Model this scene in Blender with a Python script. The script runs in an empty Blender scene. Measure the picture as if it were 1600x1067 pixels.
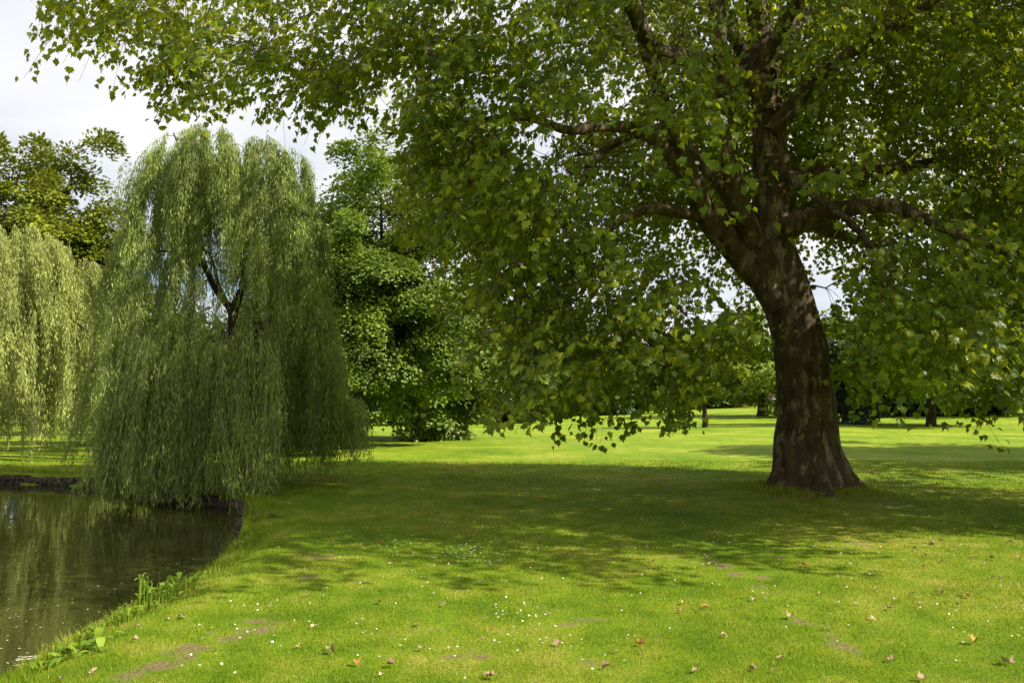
import bpy, math, random
import numpy as np
from mathutils import Vector, Matrix

sc = bpy.context.scene
COL = sc.collection
rs = np.random.RandomState(7)
random.seed(7)

# ------------------------------------------------------------------ camera
F = 1256.0            # focal length in photograph pixels (1600 wide)
CAMZ = 1.65
HOR = 625.0
PITCH = math.atan((HOR - 533.5) / F)
cam_data = bpy.data.cameras.new("camera")
cam_data.sensor_width = 36.0
cam_data.lens = 36.0 * F / 1600.0
cam_data.clip_start = 0.05
cam_data.clip_end = 3000
cam = bpy.data.objects.new("camera", cam_data)
COL.objects.link(cam)
cam.location = (0, 0, CAMZ)
cam.rotation_euler = (math.pi / 2 + PITCH, 0, 0)
sc.camera = cam
sp_, cp_ = math.sin(PITCH), math.cos(PITCH)


def P(px, py, d):
    """point seen at photo pixel px, py whose distance along the ground axis y is d"""
    u = (px - 800.0) / F
    v = (533.5 - py) / F
    ry = cp_ - v * sp_
    rz = sp_ + v * cp_
    k = d / ry
    return np.array([u * k, d, CAMZ + rz * k])


def proj(p):
    """world points (N,3) -> photo pixels"""
    p = np.asarray(p, float).reshape(-1, 3)
    y = p[:, 1]; z = p[:, 2] - CAMZ
    dep = np.maximum(y * cp_ + z * sp_, 0.01)
    up = -y * sp_ + z * cp_
    return 800 + p[:, 0] / dep * F, 533.5 - up / dep * F


# ------------------------------------------------------------------ world, sun, exposure
ELEV = math.radians(41)
AZ = math.radians(-18)     # from +X towards +Y
S = Vector((math.cos(ELEV) * math.cos(AZ), math.cos(ELEV) * math.sin(AZ), math.sin(ELEV)))
w = bpy.data.worlds.new("World"); sc.world = w; w.use_nodes = True
nt = w.node_tree; nt.nodes.clear()
out = nt.nodes.new('ShaderNodeOutputWorld')
sky = nt.nodes.new('ShaderNodeTexSky'); sky.sky_type = 'NISHITA'; sky.sun_disc = False
sky.sun_elevation = ELEV; sky.sun_rotation = math.atan2(S.x, S.y)
bg = nt.nodes.new('ShaderNodeBackground'); bg.inputs[1].default_value = 0.07
nt.links.new(sky.outputs[0], bg.inputs[0])
tc = nt.nodes.new('ShaderNodeTexCoord')
sx = nt.nodes.new('ShaderNodeSeparateXYZ'); nt.links.new(tc.outputs['Generated'], sx.inputs[0])
ad = nt.nodes.new('ShaderNodeMath'); ad.operation = 'MAXIMUM'; ad.inputs[1].default_value = 0.0
nt.links.new(sx.outputs[2], ad.inputs[0])
ad2 = nt.nodes.new('ShaderNodeMath'); ad2.operation = 'ADD'; ad2.inputs[1].default_value = 0.22
nt.links.new(ad.outputs[0], ad2.inputs[0])
dx = nt.nodes.new('ShaderNodeMath'); dx.operation = 'DIVIDE'
dy = nt.nodes.new('ShaderNodeMath'); dy.operation = 'DIVIDE'
nt.links.new(sx.outputs[0], dx.inputs[0]); nt.links.new(ad2.outputs[0], dx.inputs[1])
nt.links.new(sx.outputs[1], dy.inputs[0]); nt.links.new(ad2.outputs[0], dy.inputs[1])
cx = nt.nodes.new('ShaderNodeCombineXYZ'); nt.links.new(dx.outputs[0], cx.inputs[0]); nt.links.new(dy.outputs[0], cx.inputs[1])
cx.inputs[2].default_value = 2.3
nz = nt.nodes.new('ShaderNodeTexNoise'); nz.inputs['Scale'].default_value = 0.75
nz.inputs['Detail'].default_value = 7; nz.inputs['Roughness'].default_value = 0.55
nt.links.new(cx.outputs[0], nz.inputs['Vector'])
rp = nt.nodes.new('ShaderNodeValToRGB')
rp.color_ramp.elements[0].position = 0.36; rp.color_ramp.elements[0].color = (0, 0, 0, 1)
rp.color_ramp.elements[1].position = 0.46; rp.color_ramp.elements[1].color = (1, 1, 1, 1)
nt.links.new(nz.outputs[0], rp.inputs[0])
nz2 = nt.nodes.new('ShaderNodeTexNoise'); nz2.inputs['Scale'].default_value = 1.3
nz2.inputs['Detail'].default_value = 6
nt.links.new(cx.outputs[0], nz2.inputs['Vector'])
rp2 = nt.nodes.new('ShaderNodeValToRGB')
rp2.color_ramp.elements[0].position = 0.34; rp2.color_ramp.elements[0].color = (0.74, 0.79, 0.88, 1)
rp2.color_ramp.elements[1].position = 0.52; rp2.color_ramp.elements[1].color = (1.0, 1.0, 1.0, 1)
nt.links.new(nz2.outputs[0], rp2.inputs[0])
cb = nt.nodes.new('ShaderNodeBackground'); cb.inputs[1].default_value = 0.55
nt.links.new(rp2.outputs[0], cb.inputs[0])
mx = nt.nodes.new('ShaderNodeMixShader')
nt.links.new(rp.outputs[0], mx.inputs[0]); nt.links.new(bg.outputs[0], mx.inputs[1]); nt.links.new(cb.outputs[0], mx.inputs[2])
nt.links.new(mx.outputs[0], out.inputs[0])

sun_d = bpy.data.lights.new("sun", 'SUN'); sun_d.energy = 5.0; sun_d.angle = math.radians(0.5)
sun_d.color = (1.0, 0.95, 0.84)
sun = bpy.data.objects.new("sun", sun_d); COL.objects.link(sun)
sun.rotation_euler = S.to_track_quat('Z', 'Y').to_euler()
sc.view_settings.view_transform = 'Standard'; sc.view_settings.look = 'None'
sc.view_settings.gamma = 1.0; sc.view_settings.use_curve_mapping = False
sc.view_settings.exposure = 0.9
sc.cycles.max_bounces = 6; sc.cycles.diffuse_bounces = 3; sc.cycles.glossy_bounces = 2
sc.cycles.transmission_bounces = 4; sc.cycles.transparent_max_bounces = 4
sc.cycles.caustics_reflective = False; sc.cycles.caustics_refractive = False


# ------------------------------------------------------------------ helpers
def mesh_obj(name, verts, faces, mat=None, parent=None, smooth=False, fmat=None, attrs=None):
    """verts (N,3); faces (M,k) array or a list of such arrays"""
    verts = np.ascontiguousarray(verts, dtype=np.float32)
    if not isinstance(faces, list):
        faces = [faces]
    faces = [np.asarray(f, dtype=np.int32) for f in faces if len(f)]
    me = bpy.data.meshes.new(name)
    me.vertices.add(len(verts)); me.vertices.foreach_set('co', verts.ravel())
    li = np.concatenate([f.ravel() for f in faces])
    tot = np.concatenate([np.full(len(f), f.shape[1], np.int32) for f in faces])
    st = np.concatenate([[0], np.cumsum(tot)[:-1]]).astype(np.int32)
    me.loops.add(len(li)); me.loops.foreach_set('vertex_index', li)
    me.polygons.add(len(tot)); me.polygons.foreach_set('loop_start', st); me.polygons.foreach_set('loop_total', tot)
    if mat is not None:
        for m in (mat if isinstance(mat, (list, tuple)) else [mat]):
            me.materials.append(m)
    if fmat is not None:
        me.polygons.foreach_set('material_index', np.asarray(fmat, np.int32))
    me.update(calc_edges=True)
    me.polygons.foreach_set('use_smooth', np.full(len(tot), bool(smooth)))
    if attrs:
        for k, v in attrs.items():
            a = me.attributes.new(k, 'FLOAT', 'POINT'); a.data.foreach_set('value', np.asarray(v, np.float32))
    o = bpy.data.objects.new(name, me); COL.objects.link(o)
    if parent is not None:
        o.parent = parent
        o.matrix_parent_inverse = Matrix.Translation(-Vector(parent.location))
    return o


def tag(o, label=None, cat=None, group=None, kind=None):
    if label: o['label'] = label
    if cat: o['category'] = cat
    if group: o['group'] = group
    if kind: o['kind'] = kind
    return o


def empty(name, loc, label, cat, group=None):
    o = bpy.data.objects.new(name, None); COL.objects.link(o)
    o.location = tuple(float(v) for v in loc); o.empty_display_size = 0.3
    return tag(o, label, cat, group)


def norm(a):
    return a / np.maximum(np.linalg.norm(a, axis=-1, keepdims=True), 1e-9)


class MB:
    def __init__(s): s.v = []; s.f = []; s.n = 0
    def add(s, v, f):
        v = np.asarray(v, float).reshape(-1, 3)
        s.v.append(v); s.f.append(np.asarray(f) + s.n); s.n += len(v)
    def build(s, name, mat, parent=None, smooth=False):
        groups = {}
        for f in s.f: groups.setdefault(f.shape[1], []).append(f)
        return mesh_obj(name, np.concatenate(s.v), [np.concatenate(g) for g in groups.values()], mat, parent, smooth)


def tubes(Pt, R, ns=4):
    """many tubes of equal point count: Pt (T,K,3), R (T,K) -> verts, quads"""
    Pt = np.asarray(Pt, float); R = np.asarray(R, float)
    T, K, _ = Pt.shape
    tan = norm(np.gradient(Pt, axis=1))
    ref = np.zeros_like(tan); ref[..., 0] = 0.31; ref[..., 1] = 0.95
    fl = np.abs((tan * norm(ref)).sum(-1)) > 0.9
    ref[fl] = (0, 0.1, 1)
    a = norm(np.cross(tan, ref)); b = np.cross(tan, a)
    ang = np.arange(ns) * 2 * math.pi / ns
    V = Pt[:, :, None, :] + R[:, :, None, None] * (a[:, :, None, :] * np.cos(ang)[None, None, :, None] + b[:, :, None, :] * np.sin(ang)[None, None, :, None])
    base = (np.arange(T)[:, None, None] * K + np.arange(K - 1)[None, :, None]) * ns
    k = np.arange(ns)[None, None, :]; k2 = (k + 1) % ns
    Q = np.stack([base + k, base + k2, base + ns + k2, base + ns + k], -1).reshape(-1, 4)
    return V.reshape(-1, 3), Q


def place(tpl, tris, pos, fwd, nrm, size):
    """instances of a template as one mesh; template coords = (side, forward, normal)"""
    fwd = norm(fwd); side = norm(np.cross(fwd, nrm)); n = np.cross(side, fwd)
    V = pos[:, None, :] + size[:, None, None] * (tpl[None, :, 0:1] * side[:, None, :] + tpl[None, :, 1:2] * fwd[:, None, :] + tpl[None, :, 2:3] * n[:, None, :])
    Fc = (np.arange(len(pos))[:, None, None] * len(tpl) + tris[None]).reshape(-1, tris.shape[1])
    return V.reshape(-1, 3), Fc


def smooth_poly(pts, n):
    pts = np.asarray(pts, float)
    K = len(pts)
    t = np.linspace(0, K - 1, n)
    i = np.clip(t.astype(int), 0, K - 2); f = (t - i)[:, None]
    p0 = pts[np.clip(i - 1, 0, K - 1)]; p1 = pts[i]; p2 = pts[i + 1]; p3 = pts[np.clip(i + 2, 0, K - 1)]
    return 0.5 * (2 * p1 + (p2 - p0) * f + (2 * p0 - 5 * p1 + 4 * p2 - p3) * f ** 2 + (3 * p1 - p0 - 3 * p2 + p3) * f ** 3)


_tab = np.random.RandomState(3).rand(256, 256)
def vnoise(x, y, s=1.0, o=0):
    x = np.asarray(x) / s + 37.2 * o; y = np.asarray(y) / s + 11.9 * o
    xi = np.floor(x).astype(int); yi = np.floor(y).astype(int)
    fx = x - xi; fy = y - yi; fx = fx * fx * (3 - 2 * fx); fy = fy * fy * (3 - 2 * fy)
    g = lambda a, b: _tab[a % 256, b % 256]
    return (g(xi, yi) * (1 - fx) + g(xi + 1, yi) * fx) * (1 - fy) + (g(xi, yi + 1) * (1 - fx) + g(xi + 1, yi + 1) * fx) * fy


def sstep(a, b, x):
    t = np.clip((x - a) / (b - a), 0, 1); return t * t * (3 - 2 * t)


# ------------------------------------------------------------------ materials
def new_mat(name):
    m = bpy.data.materials.new(name); m.use_nodes = True; m.node_tree.nodes.clear()
    o = m.node_tree.nodes.new('ShaderNodeOutputMaterial'); return m, m.node_tree, o


def ramp(nt, fac, stops):
    r = nt.nodes.new('ShaderNodeValToRGB'); e = r.color_ramp.elements
    while len(e) < len(stops): e.new(0.5)
    for k, (p, c) in enumerate(stops): e[k].position = p; e[k].color = (*c, 1)
    nt.links.new(fac, r.inputs[0]); return r.outputs[0]


def mixc(nt, fac, a, b, mode='MIX'):
    m = nt.nodes.new('ShaderNodeMix'); m.data_type = 'RGBA'; m.blend_type = mode
    if isinstance(fac, float): m.inputs[0].default_value = fac
    else: nt.links.new(fac, m.inputs[0])
    for s, k in ((a, 6), (b, 7)):
        if isinstance(s, tuple): m.inputs[k].default_value = (*s, 1)
        else: nt.links.new(s, m.inputs[k])
    return m.outputs[2]


def noise(nt, vec, scale, detail=4, rough=0.55, out=0):
    n = nt.nodes.new('ShaderNodeTexNoise'); n.inputs['Scale'].default_value = scale
    n.inputs['Detail'].default_value = detail; n.inputs['Roughness'].default_value = rough
    nt.links.new(vec, n.inputs['Vector']); return n.outputs[out]


def leaf_mat(name, cols, trans=0.38, tcol=(0.30, 0.42, 0.03), rough=0.42, spec=0.35, big=0.5):
    m, nt, o = new_mat(name)
    g = nt.nodes.new('ShaderNodeNewGeometry')
    c = ramp(nt, g.outputs['Random Per Island'], [(i / max(1, len(cols) - 1), c) for i, c in enumerate(cols)])
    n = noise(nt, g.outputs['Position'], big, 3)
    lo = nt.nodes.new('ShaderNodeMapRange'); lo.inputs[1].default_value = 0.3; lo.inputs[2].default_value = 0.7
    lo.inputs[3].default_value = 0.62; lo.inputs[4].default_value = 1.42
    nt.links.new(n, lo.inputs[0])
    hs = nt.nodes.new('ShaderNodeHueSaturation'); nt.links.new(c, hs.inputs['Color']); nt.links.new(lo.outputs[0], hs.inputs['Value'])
    p = nt.nodes.new('ShaderNodeBsdfPrincipled'); nt.links.new(hs.outputs[0], p.inputs['Base Color'])
    p.inputs['Roughness'].default_value = rough; p.inputs['Specular IOR Level'].default_value = spec
    t = nt.nodes.new('ShaderNodeBsdfTranslucent'); tm = mixc(nt, 0.55, hs.outputs[0], tcol)
    nt.links.new(tm, t.inputs[0])
    x = nt.nodes.new('ShaderNodeMixShader'); x.inputs[0].default_value = trans
    nt.links.new(p.outputs[0], x.inputs[1]); nt.links.new(t.outputs[0], x.inputs[2]); nt.links.new(x.outputs[0], o.inputs[0])
    return m


def bark_mat(name, dark, mid, pale=None, scale=6.0, stretch=0.25, patch=0.55, bump=0.5):
    m, nt, o = new_mat(name)
    tc = nt.nodes.new('ShaderNodeTexCoord'); mp = nt.nodes.new('ShaderNodeMapping')
    mp.inputs['Scale'].default_value = (1, 1, stretch); nt.links.new(tc.outputs['Object'], mp.inputs[0])
    n1 = noise(nt, mp.outputs[0], scale, 8, 0.65)
    c = ramp(nt, n1, [(0.32, dark), (0.68, mid)])
    h = n1
    if pale:
        mp2 = nt.nodes.new('ShaderNodeMapping'); mp2.inputs['Scale'].default_value = (1, 1, 0.42)
        nt.links.new(tc.outputs['Object'], mp2.inputs[0])
        wob = noise(nt, mp2.outputs[0], 9.0, 3, 0.6, 1)
        vm = nt.nodes.new('ShaderNodeVectorMath'); vm.operation = 'MULTIPLY_ADD'
        vm.inputs[1].default_value = (0.16, 0.16, 0.16)
        nt.links.new(wob, vm.inputs[0]); nt.links.new(mp2.outputs[0], vm.inputs[2])
        n2 = noise(nt, vm.outputs[0], 5.2, 5, 0.6)
        mask = ramp(nt, n2, [(patch, (0, 0, 0)), (patch + 0.07, (0.9, 0.9, 0.9))])
        n3 = noise(nt, vm.outputs[0], 6.5, 2, 0.5)
        pc = ramp(nt, n3, [(0.42, pale[1]), (0.47, pale[0]), (0.6, pale[0]), (0.64, pale[2])])
        pc = mixc(nt, 0.8, pc, mixc(nt, 1.0, pc, ramp(nt, n1, [(0.3, (0.45, 0.45, 0.45)), (0.7, (1, 1, 1))]), 'MULTIPLY'))
        c = mixc(nt, mask, c, pc)
    fine = noise(nt, mp.outputs[0], scale * 7, 4, 0.7)
    c = mixc(nt, 0.55, c, mixc(nt, 1.0, c, ramp(nt, fine, [(0.3, (0.35, 0.35, 0.35)), (0.7, (1.3, 1.3, 1.3))]), 'MULTIPLY'))
    p = nt.nodes.new('ShaderNodeBsdfPrincipled'); nt.links.new(c, p.inputs['Base Color'])
    p.inputs['Roughness'].default_value = 0.85; p.inputs['Specular IOR Level'].default_value = 0.2
    b = nt.nodes.new('ShaderNodeBump'); b.inputs['Strength'].default_value = bump; b.inputs['Distance'].default_value = 0.03
    nt.links.new(n1, b.inputs['Height'])
    b2 = nt.nodes.new('ShaderNodeBump'); b2.inputs['Strength'].default_value = 0.5; b2.inputs['Distance'].default_value = 0.008
    nt.links.new(fine, b2.inputs['Height']); nt.links.new(b.outputs[0], b2.inputs['Normal'])
    nt.links.new(b2.outputs[0], p.inputs['Normal'])
    nt.links.new(p.outputs[0], o.inputs[0]); return m


def plain_mat(name, cols, rough=0.7, scale=20, bump=0.0, spec=0.3):
    m, nt, o = new_mat(name)
    tc = nt.nodes.new('ShaderNodeTexCoord')
    n = noise(nt, tc.outputs['Object'], scale, 5, 0.6)
    c = ramp(nt, n, [(0.3, cols[0]), (0.7, cols[1])])
    p = nt.nodes.new('ShaderNodeBsdfPrincipled'); nt.links.new(c, p.inputs['Base Color'])
    p.inputs['Roughness'].default_value = rough; p.inputs['Specular IOR Level'].default_value = spec
    if bump:
        b = nt.nodes.new('ShaderNodeBump'); b.inputs['Strength'].default_value = bump; b.inputs['Distance'].default_value = 0.03
        nt.links.new(n, b.inputs['Height']); nt.links.new(b.outputs[0], p.inputs['Normal'])
    nt.links.new(p.outputs[0], o.inputs[0]); return m


M = {}
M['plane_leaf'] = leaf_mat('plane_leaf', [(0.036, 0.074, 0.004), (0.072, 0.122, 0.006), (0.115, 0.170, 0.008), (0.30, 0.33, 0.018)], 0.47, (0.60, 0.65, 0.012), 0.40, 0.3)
M['plane_bark'] = bark_mat('plane_bark', (0.030, 0.020, 0.009), (0.13, 0.088, 0.045), ((0.34, 0.27, 0.17), (0.21, 0.18, 0.10), (0.28, 0.20, 0.11)), 7.0, 0.3, 0.535, 1.0)
M['branch_bark'] = bark_mat('branch_bark', (0.022, 0.015, 0.008), (0.10, 0.07, 0.04), None, 8.0, 0.4)
M['willow_bark'] = bark_mat('willow_bark', (0.02, 0.013, 0.008), (0.075, 0.05, 0.032), None, 12.0, 0.3)
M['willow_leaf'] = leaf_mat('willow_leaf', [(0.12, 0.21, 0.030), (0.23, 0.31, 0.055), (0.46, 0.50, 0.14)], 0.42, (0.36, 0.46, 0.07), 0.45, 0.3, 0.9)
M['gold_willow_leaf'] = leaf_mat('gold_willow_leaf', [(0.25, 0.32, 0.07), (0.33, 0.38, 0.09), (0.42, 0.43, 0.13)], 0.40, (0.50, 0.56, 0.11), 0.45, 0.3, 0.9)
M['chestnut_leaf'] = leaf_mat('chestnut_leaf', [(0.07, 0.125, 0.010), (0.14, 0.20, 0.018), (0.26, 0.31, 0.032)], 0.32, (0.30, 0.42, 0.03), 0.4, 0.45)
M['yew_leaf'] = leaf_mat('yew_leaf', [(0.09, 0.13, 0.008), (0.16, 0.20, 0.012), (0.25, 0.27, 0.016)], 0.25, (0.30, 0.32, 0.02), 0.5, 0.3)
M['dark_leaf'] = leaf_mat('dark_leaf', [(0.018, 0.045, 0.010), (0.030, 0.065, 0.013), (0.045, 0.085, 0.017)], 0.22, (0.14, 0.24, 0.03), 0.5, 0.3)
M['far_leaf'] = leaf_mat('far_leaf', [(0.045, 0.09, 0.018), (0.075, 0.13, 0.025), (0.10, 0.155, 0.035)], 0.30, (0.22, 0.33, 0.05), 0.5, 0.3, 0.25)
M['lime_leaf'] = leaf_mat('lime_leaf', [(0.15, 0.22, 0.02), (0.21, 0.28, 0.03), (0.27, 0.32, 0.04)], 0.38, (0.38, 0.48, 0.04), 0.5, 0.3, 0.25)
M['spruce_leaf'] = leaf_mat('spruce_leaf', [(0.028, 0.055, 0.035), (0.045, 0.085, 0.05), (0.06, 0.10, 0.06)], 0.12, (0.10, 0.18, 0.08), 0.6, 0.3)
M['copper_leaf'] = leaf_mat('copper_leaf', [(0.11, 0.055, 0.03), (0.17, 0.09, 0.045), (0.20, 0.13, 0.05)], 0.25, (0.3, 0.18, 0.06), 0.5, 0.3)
M['strand'] = leaf_mat('willow_shoot', [(0.16, 0.17, 0.05), (0.24, 0.24, 0.07)], 0.1, (0.3, 0.35, 0.06), 0.5, 0.3)
M['weed_leaf'] = leaf_mat('weed_leaf', [(0.09, 0.17, 0.012), (0.15, 0.24, 0.018), (0.24, 0.32, 0.03)], 0.4, (0.40, 0.50, 0.03), 0.55, 0.2)


def lawn_mat(blade=False):
    m, nt, o = new_mat('grass_blade' if blade else 'lawn')
    g = nt.nodes.new('ShaderNodeNewGeometry')
    mp = nt.nodes.new('ShaderNodeMapping'); mp.inputs['Scale'].default_value = (1, 1, 0)
    nt.links.new(g.outputs['Position'], mp.inputs[0])
    big = noise(nt, mp.outputs[0], 0.33, 5, 0.6)
    c = ramp(nt, big, [(0.28, (0.105, 0.190, 0.004)), (0.48, (0.175, 0.265, 0.007)), (0.70, (0.30, 0.335, 0.026))])
    sm = noise(nt, mp.outputs[0], 2.6, 5, 0.65)
    c = mixc(nt, 0.7, c, mixc(nt, 1.0, c, ramp(nt, sm, [(0.34, (0.60, 0.72, 0.5)), (0.50, (1, 1, 1)), (0.64, (1.42, 1.10, 2.6))]), 'MULTIPLY'))
    a = nt.nodes.new('ShaderNodeAttribute'); a.attribute_name = 'soil'
    if blade:
        r = g.outputs['Random Per Island']
        k = ramp(nt, r, [(0.0, (0.60, 0.70, 0.5)), (0.5, (1.0, 1.0, 1.0)), (0.84, (1.35, 1.25, 1.3)), (0.90, (1.9, 1.3, 6.0)), (1.0, (2.4, 1.5, 12.0))])
        c = mixc(nt, 1.0, c, k, 'MULTIPLY')
        p = nt.nodes.new('ShaderNodeBsdfPrincipled'); nt.links.new(c, p.inputs['Base Color'])
        p.inputs['Roughness'].default_value = 0.5; p.inputs['Specular IOR Level'].default_value = 0.25
        t = nt.nodes.new('ShaderNodeBsdfTranslucent'); nt.links.new(mixc(nt, 0.4, c, (0.42, 0.52, 0.015)), t.inputs[0])
        x = nt.nodes.new('ShaderNodeMixShader'); x.inputs[0].default_value = 0.4
        nt.links.new(p.outputs[0], x.inputs[1]); nt.links.new(t.outputs[0], x.inputs[2]); nt.links.new(x.outputs[0], o.inputs[0])
        return m
    fi = noise(nt, mp.outputs[0], 38.0, 6, 0.75)
    c = mixc(nt, 1.0, c, ramp(nt, fi, [(0.30, (0.42, 0.50, 0.4)), (0.50, (1, 1, 1)), (0.72, (1.5, 1.35, 1.9))]), 'MULTIPLY')
    # tufts drawn out sideways in the distance
    mp3 = nt.nodes.new('ShaderNodeMapping'); mp3.inputs['Scale'].default_value = (0.5, 1.6, 0)
    nt.links.new(g.outputs['Position'], mp3.inputs[0])
    st = noise(nt, mp3.outputs[0], 1.1, 6, 0.7)
    c = mixc(nt, 0.8, c, mixc(nt, 1.0, c, ramp(nt, st, [(0.34, (0.72, 0.82, 0.7)), (0.52, (1, 1, 1)), (0.68, (1.25, 1.08, 1.7))]), 'MULTIPLY'))
    sn = noise(nt, mp.outputs[0], 28.0, 6, 0.7)
    soil = ramp(nt, sn, [(0.3, (0.09, 0.060, 0.025)), (0.7, (0.34, 0.26, 0.12))])
    am = nt.nodes.new('ShaderNodeMath'); am.operation = 'MULTIPLY_ADD'; am.inputs[1].default_value = 1.0
    s2 = nt.nodes.new('ShaderNodeMath'); s2.operation = 'SUBTRACT'; s2.inputs[1].default_value = 0.5
    nt.links.new(sn, s2.inputs[0]); nt.links.new(a.outputs['Fac'], am.inputs[0]); nt.links.new(s2.outputs[0], am.inputs[2])
    mk = ramp(nt, am.outputs[0], [(0.30, (0, 0, 0)), (0.75, (1, 1, 1))])
    c = mixc(nt, mk, c, soil)
    p = nt.nodes.new('ShaderNodeBsdfPrincipled'); nt.links.new(c, p.inputs['Base Color'])
    p.inputs['Roughness'].default_value = 0.8; p.inputs['Specular IOR Level'].default_value = 0.15
    b = nt.nodes.new('ShaderNodeBump'); b.inputs['Strength'].default_value = 0.9; b.inputs['Distance'].default_value = 0.04
    nt.links.new(fi, b.inputs['Height']); nt.links.new(b.outputs[0], p.inputs['Normal'])
    nt.links.new(p.outputs[0], o.inputs[0]); return m


M['lawn'] = lawn_mat(); M['blade'] = lawn_mat(True)
M['stone'] = plain_mat('pond_stone', ((0.015, 0.011, 0.007), (0.085, 0.062, 0.038)), 0.85, 14, 1.0)
M['path'] = plain_mat('pale_gravel', ((0.32, 0.31, 0.28), (0.5, 0.48, 0.44)), 0.9, 3)
M['petal'] = plain_mat('white_petal', ((0.75, 0.75, 0.72), (0.85, 0.85, 0.83)), 0.6)
M['pollen'] = plain_mat('yellow_pollen', ((0.6, 0.42, 0.02), (0.75, 0.55, 0.04)), 0.6)
M['dry_a'] = plain_mat('dry_orange_leaf', ((0.36, 0.17, 0.05), (0.58, 0.30, 0.09)), 0.6, 25)
M['dry_b'] = plain_mat('dry_brown_leaf', ((0.17, 0.10, 0.05), (0.36, 0.24, 0.13)), 0.65, 25)
M['dry_c'] = plain_mat('dry_tan_leaf', ((0.36, 0.22, 0.12), (0.55, 0.40, 0.25)), 0.6, 25)
M['debris'] = plain_mat('pale_debris', ((0.30, 0.26, 0.17), (0.62, 0.58, 0.46)), 0.7, 30)
M['twig'] = plain_mat('dead_twig', ((0.22, 0.15, 0.08), (0.42, 0.32, 0.2)), 0.7, 30)

# ------------------------------------------------------------------ pond outline and terrain
WZ = -0.25
BANK = np.array([(-3.15, -4), (-3.3, 2.5), (-3.32, 4.4), (-3.37, 5.42), (-3.41, 6.17), (-3.36, 6.94), (-3.40, 7.65), (-3.27, 8.58), (-3.45, 9.82),
                 (-3.72, 11.2), (-4.10, 12.9), (-4.43, 13.6), (-4.97, 14.4), (-5.8, 14.9), (-7.2, 16.3), (-8.4, 17.5), (-9.8, 18.1), (-12.0, 18.7),
                 (-16, 19.4), (-30, 21.5), (-45, 22)])
POND = np.vstack([BANK, [(-60, 10), (-60, -6), (-30, -10)]])
WALL_FROM = 9          # bank vertices from here on carry the stone edging


def seg_dist(x, y, poly, closed=True):
    n = len(poly); best = np.full(x.shape, 1e9); idx = np.zeros(x.shape, int)
    for i in range(n if closed else n - 1):
        a = poly[i]; b = poly[(i + 1) % n]; ab = b - a
        t = np.clip(((x - a[0]) * ab[0] + (y - a[1]) * ab[1]) / (ab @ ab), 0, 1)
        d = np.hypot(x - a[0] - t * ab[0], y - a[1] - t * ab[1])
        m = d < best; best[m] = d[m]; idx[m] = i
    return best, idx


def inside(x, y, poly):
    r = np.zeros(x.shape, bool); n = len(poly); j = n - 1
    for i in range(n):
        xi, yi = poly[i]; xj, yj = poly[j]
        if yi != yj:
            c = ((yi > y) != (yj > y)) & (x < (xj - xi) * (y - yi) / (yj - yi) + xi)
            r ^= c
        j = i
    return r


def height(x, y):
    x = np.asarray(x, float); y = np.asarray(y, float)
    z = sstep(28, 100, y) * (-0.1 + 0.036 * np.clip(x, -12, 45))
    z = z + 0.05 * (vnoise(x, y, 3.0) - 0.5) * sstep(-3.3, -1.5, x) + 0.16 * (vnoise(x, y, 11.0, 2) - 0.5) * sstep(14, 26, y)
    z = z + 0.18 * np.exp(-((x - TX) ** 2 + (y - TY) ** 2) / 2.2) 
    near = (x < 0) & (x > -70) & (y < 30)
    d = np.full(x.shape, 9.0); ins = np.zeros(x.shape, bool); wall = np.zeros(x.shape, bool)
    if near.any():
        dd, ii = seg_dist(x[near], y[near], POND); d[near] = dd
        wall[near] = (ii >= WALL_FROM); ins[near] = inside(x[near], y[near], POND)
    slope = WZ + 0.02 + (z - WZ - 0.02) * sstep(-0.12, 0.85, d) ** 0.8
    z = np.where(ins, WZ - 0.03 - np.minimum(0.8, d * 0.6), np.where((d < 0.9) & ~wall, slope, z))
    z = np.where(ins & wall & (d < 0.05), WZ - 0.2, z)
    return z


_tb = P(1265, 770, 14.3)
TX, TY = float(_tb[0]), 14.3

# soil: pixel blobs on the lawn where the turf is worn, as ellipses on the ground
def gpt(px, py, zz=0.0):
    u = (px - 800.0) / F; v = (533.5 - py) / F
    ry = cp_ - v * sp_; rz = sp_ + v * cp_
    k = (zz - CAMZ) / rz
    return np.array([u * k, ry * k])

SOIL = []
for a, b, ww, n in (((200, 1060), (420, 960), 0.10, 16), ((430, 945), (520, 860), 0.06, 4), ((415, 775), (432, 830), 0.10, 6), ((1095, 870), (1215, 925), 0.09, 9), ((1290, 985), (1350, 1020), 0.07, 5),
                    ((1330, 843), (1370, 860), 0.10, 4), ((690, 985), (760, 960), 0.07, 3), ((895, 970), (940, 965), 0.07, 4), ((700, 1025), (760, 1015), 0.06, 4), ((1225, 960), (1260, 970), 0.07, 3),
                    ((500, 868), (520, 872), 0.12, 2), ((920, 873), (950, 876), 0.08, 2), ((1200, 783), (1370, 786), 0.2, 12), ((1370, 788), (1430, 795), 0.15, 3), ((850, 948), (870, 950), 0.05, 2)):
    A = gpt(*a); B = gpt(*b)
    for k in range(n):
        t = (k + rs.rand()) / n
        q = A + (B - A) * t + rs.randn(2) * ww * 0.6
        SOIL.append((q[0], q[1], ww * rs.uniform(0.6, 1.5), ww * rs.uniform(0.5, 1.2)))


def soil(x, y):
    s = np.zeros(np.shape(x))
    for (a, b, ra, rb) in SOIL:
        s = np.maximum(s, np.exp(-(((x - a) / ra) ** 2 + ((y - b) / rb) ** 2) * 0.7))
    s = s * (0.15 + 0.75 * vnoise(x, y, 0.10, 5) + 0.45 * vnoise(x, y, 0.23, 6))
    n = vnoise(x, y, 0.9, 8) * vnoise(x, y, 0.22, 9)
    s = np.maximum(s, sstep(0.60, 0.9, n) * 0.6)
    return s


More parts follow.
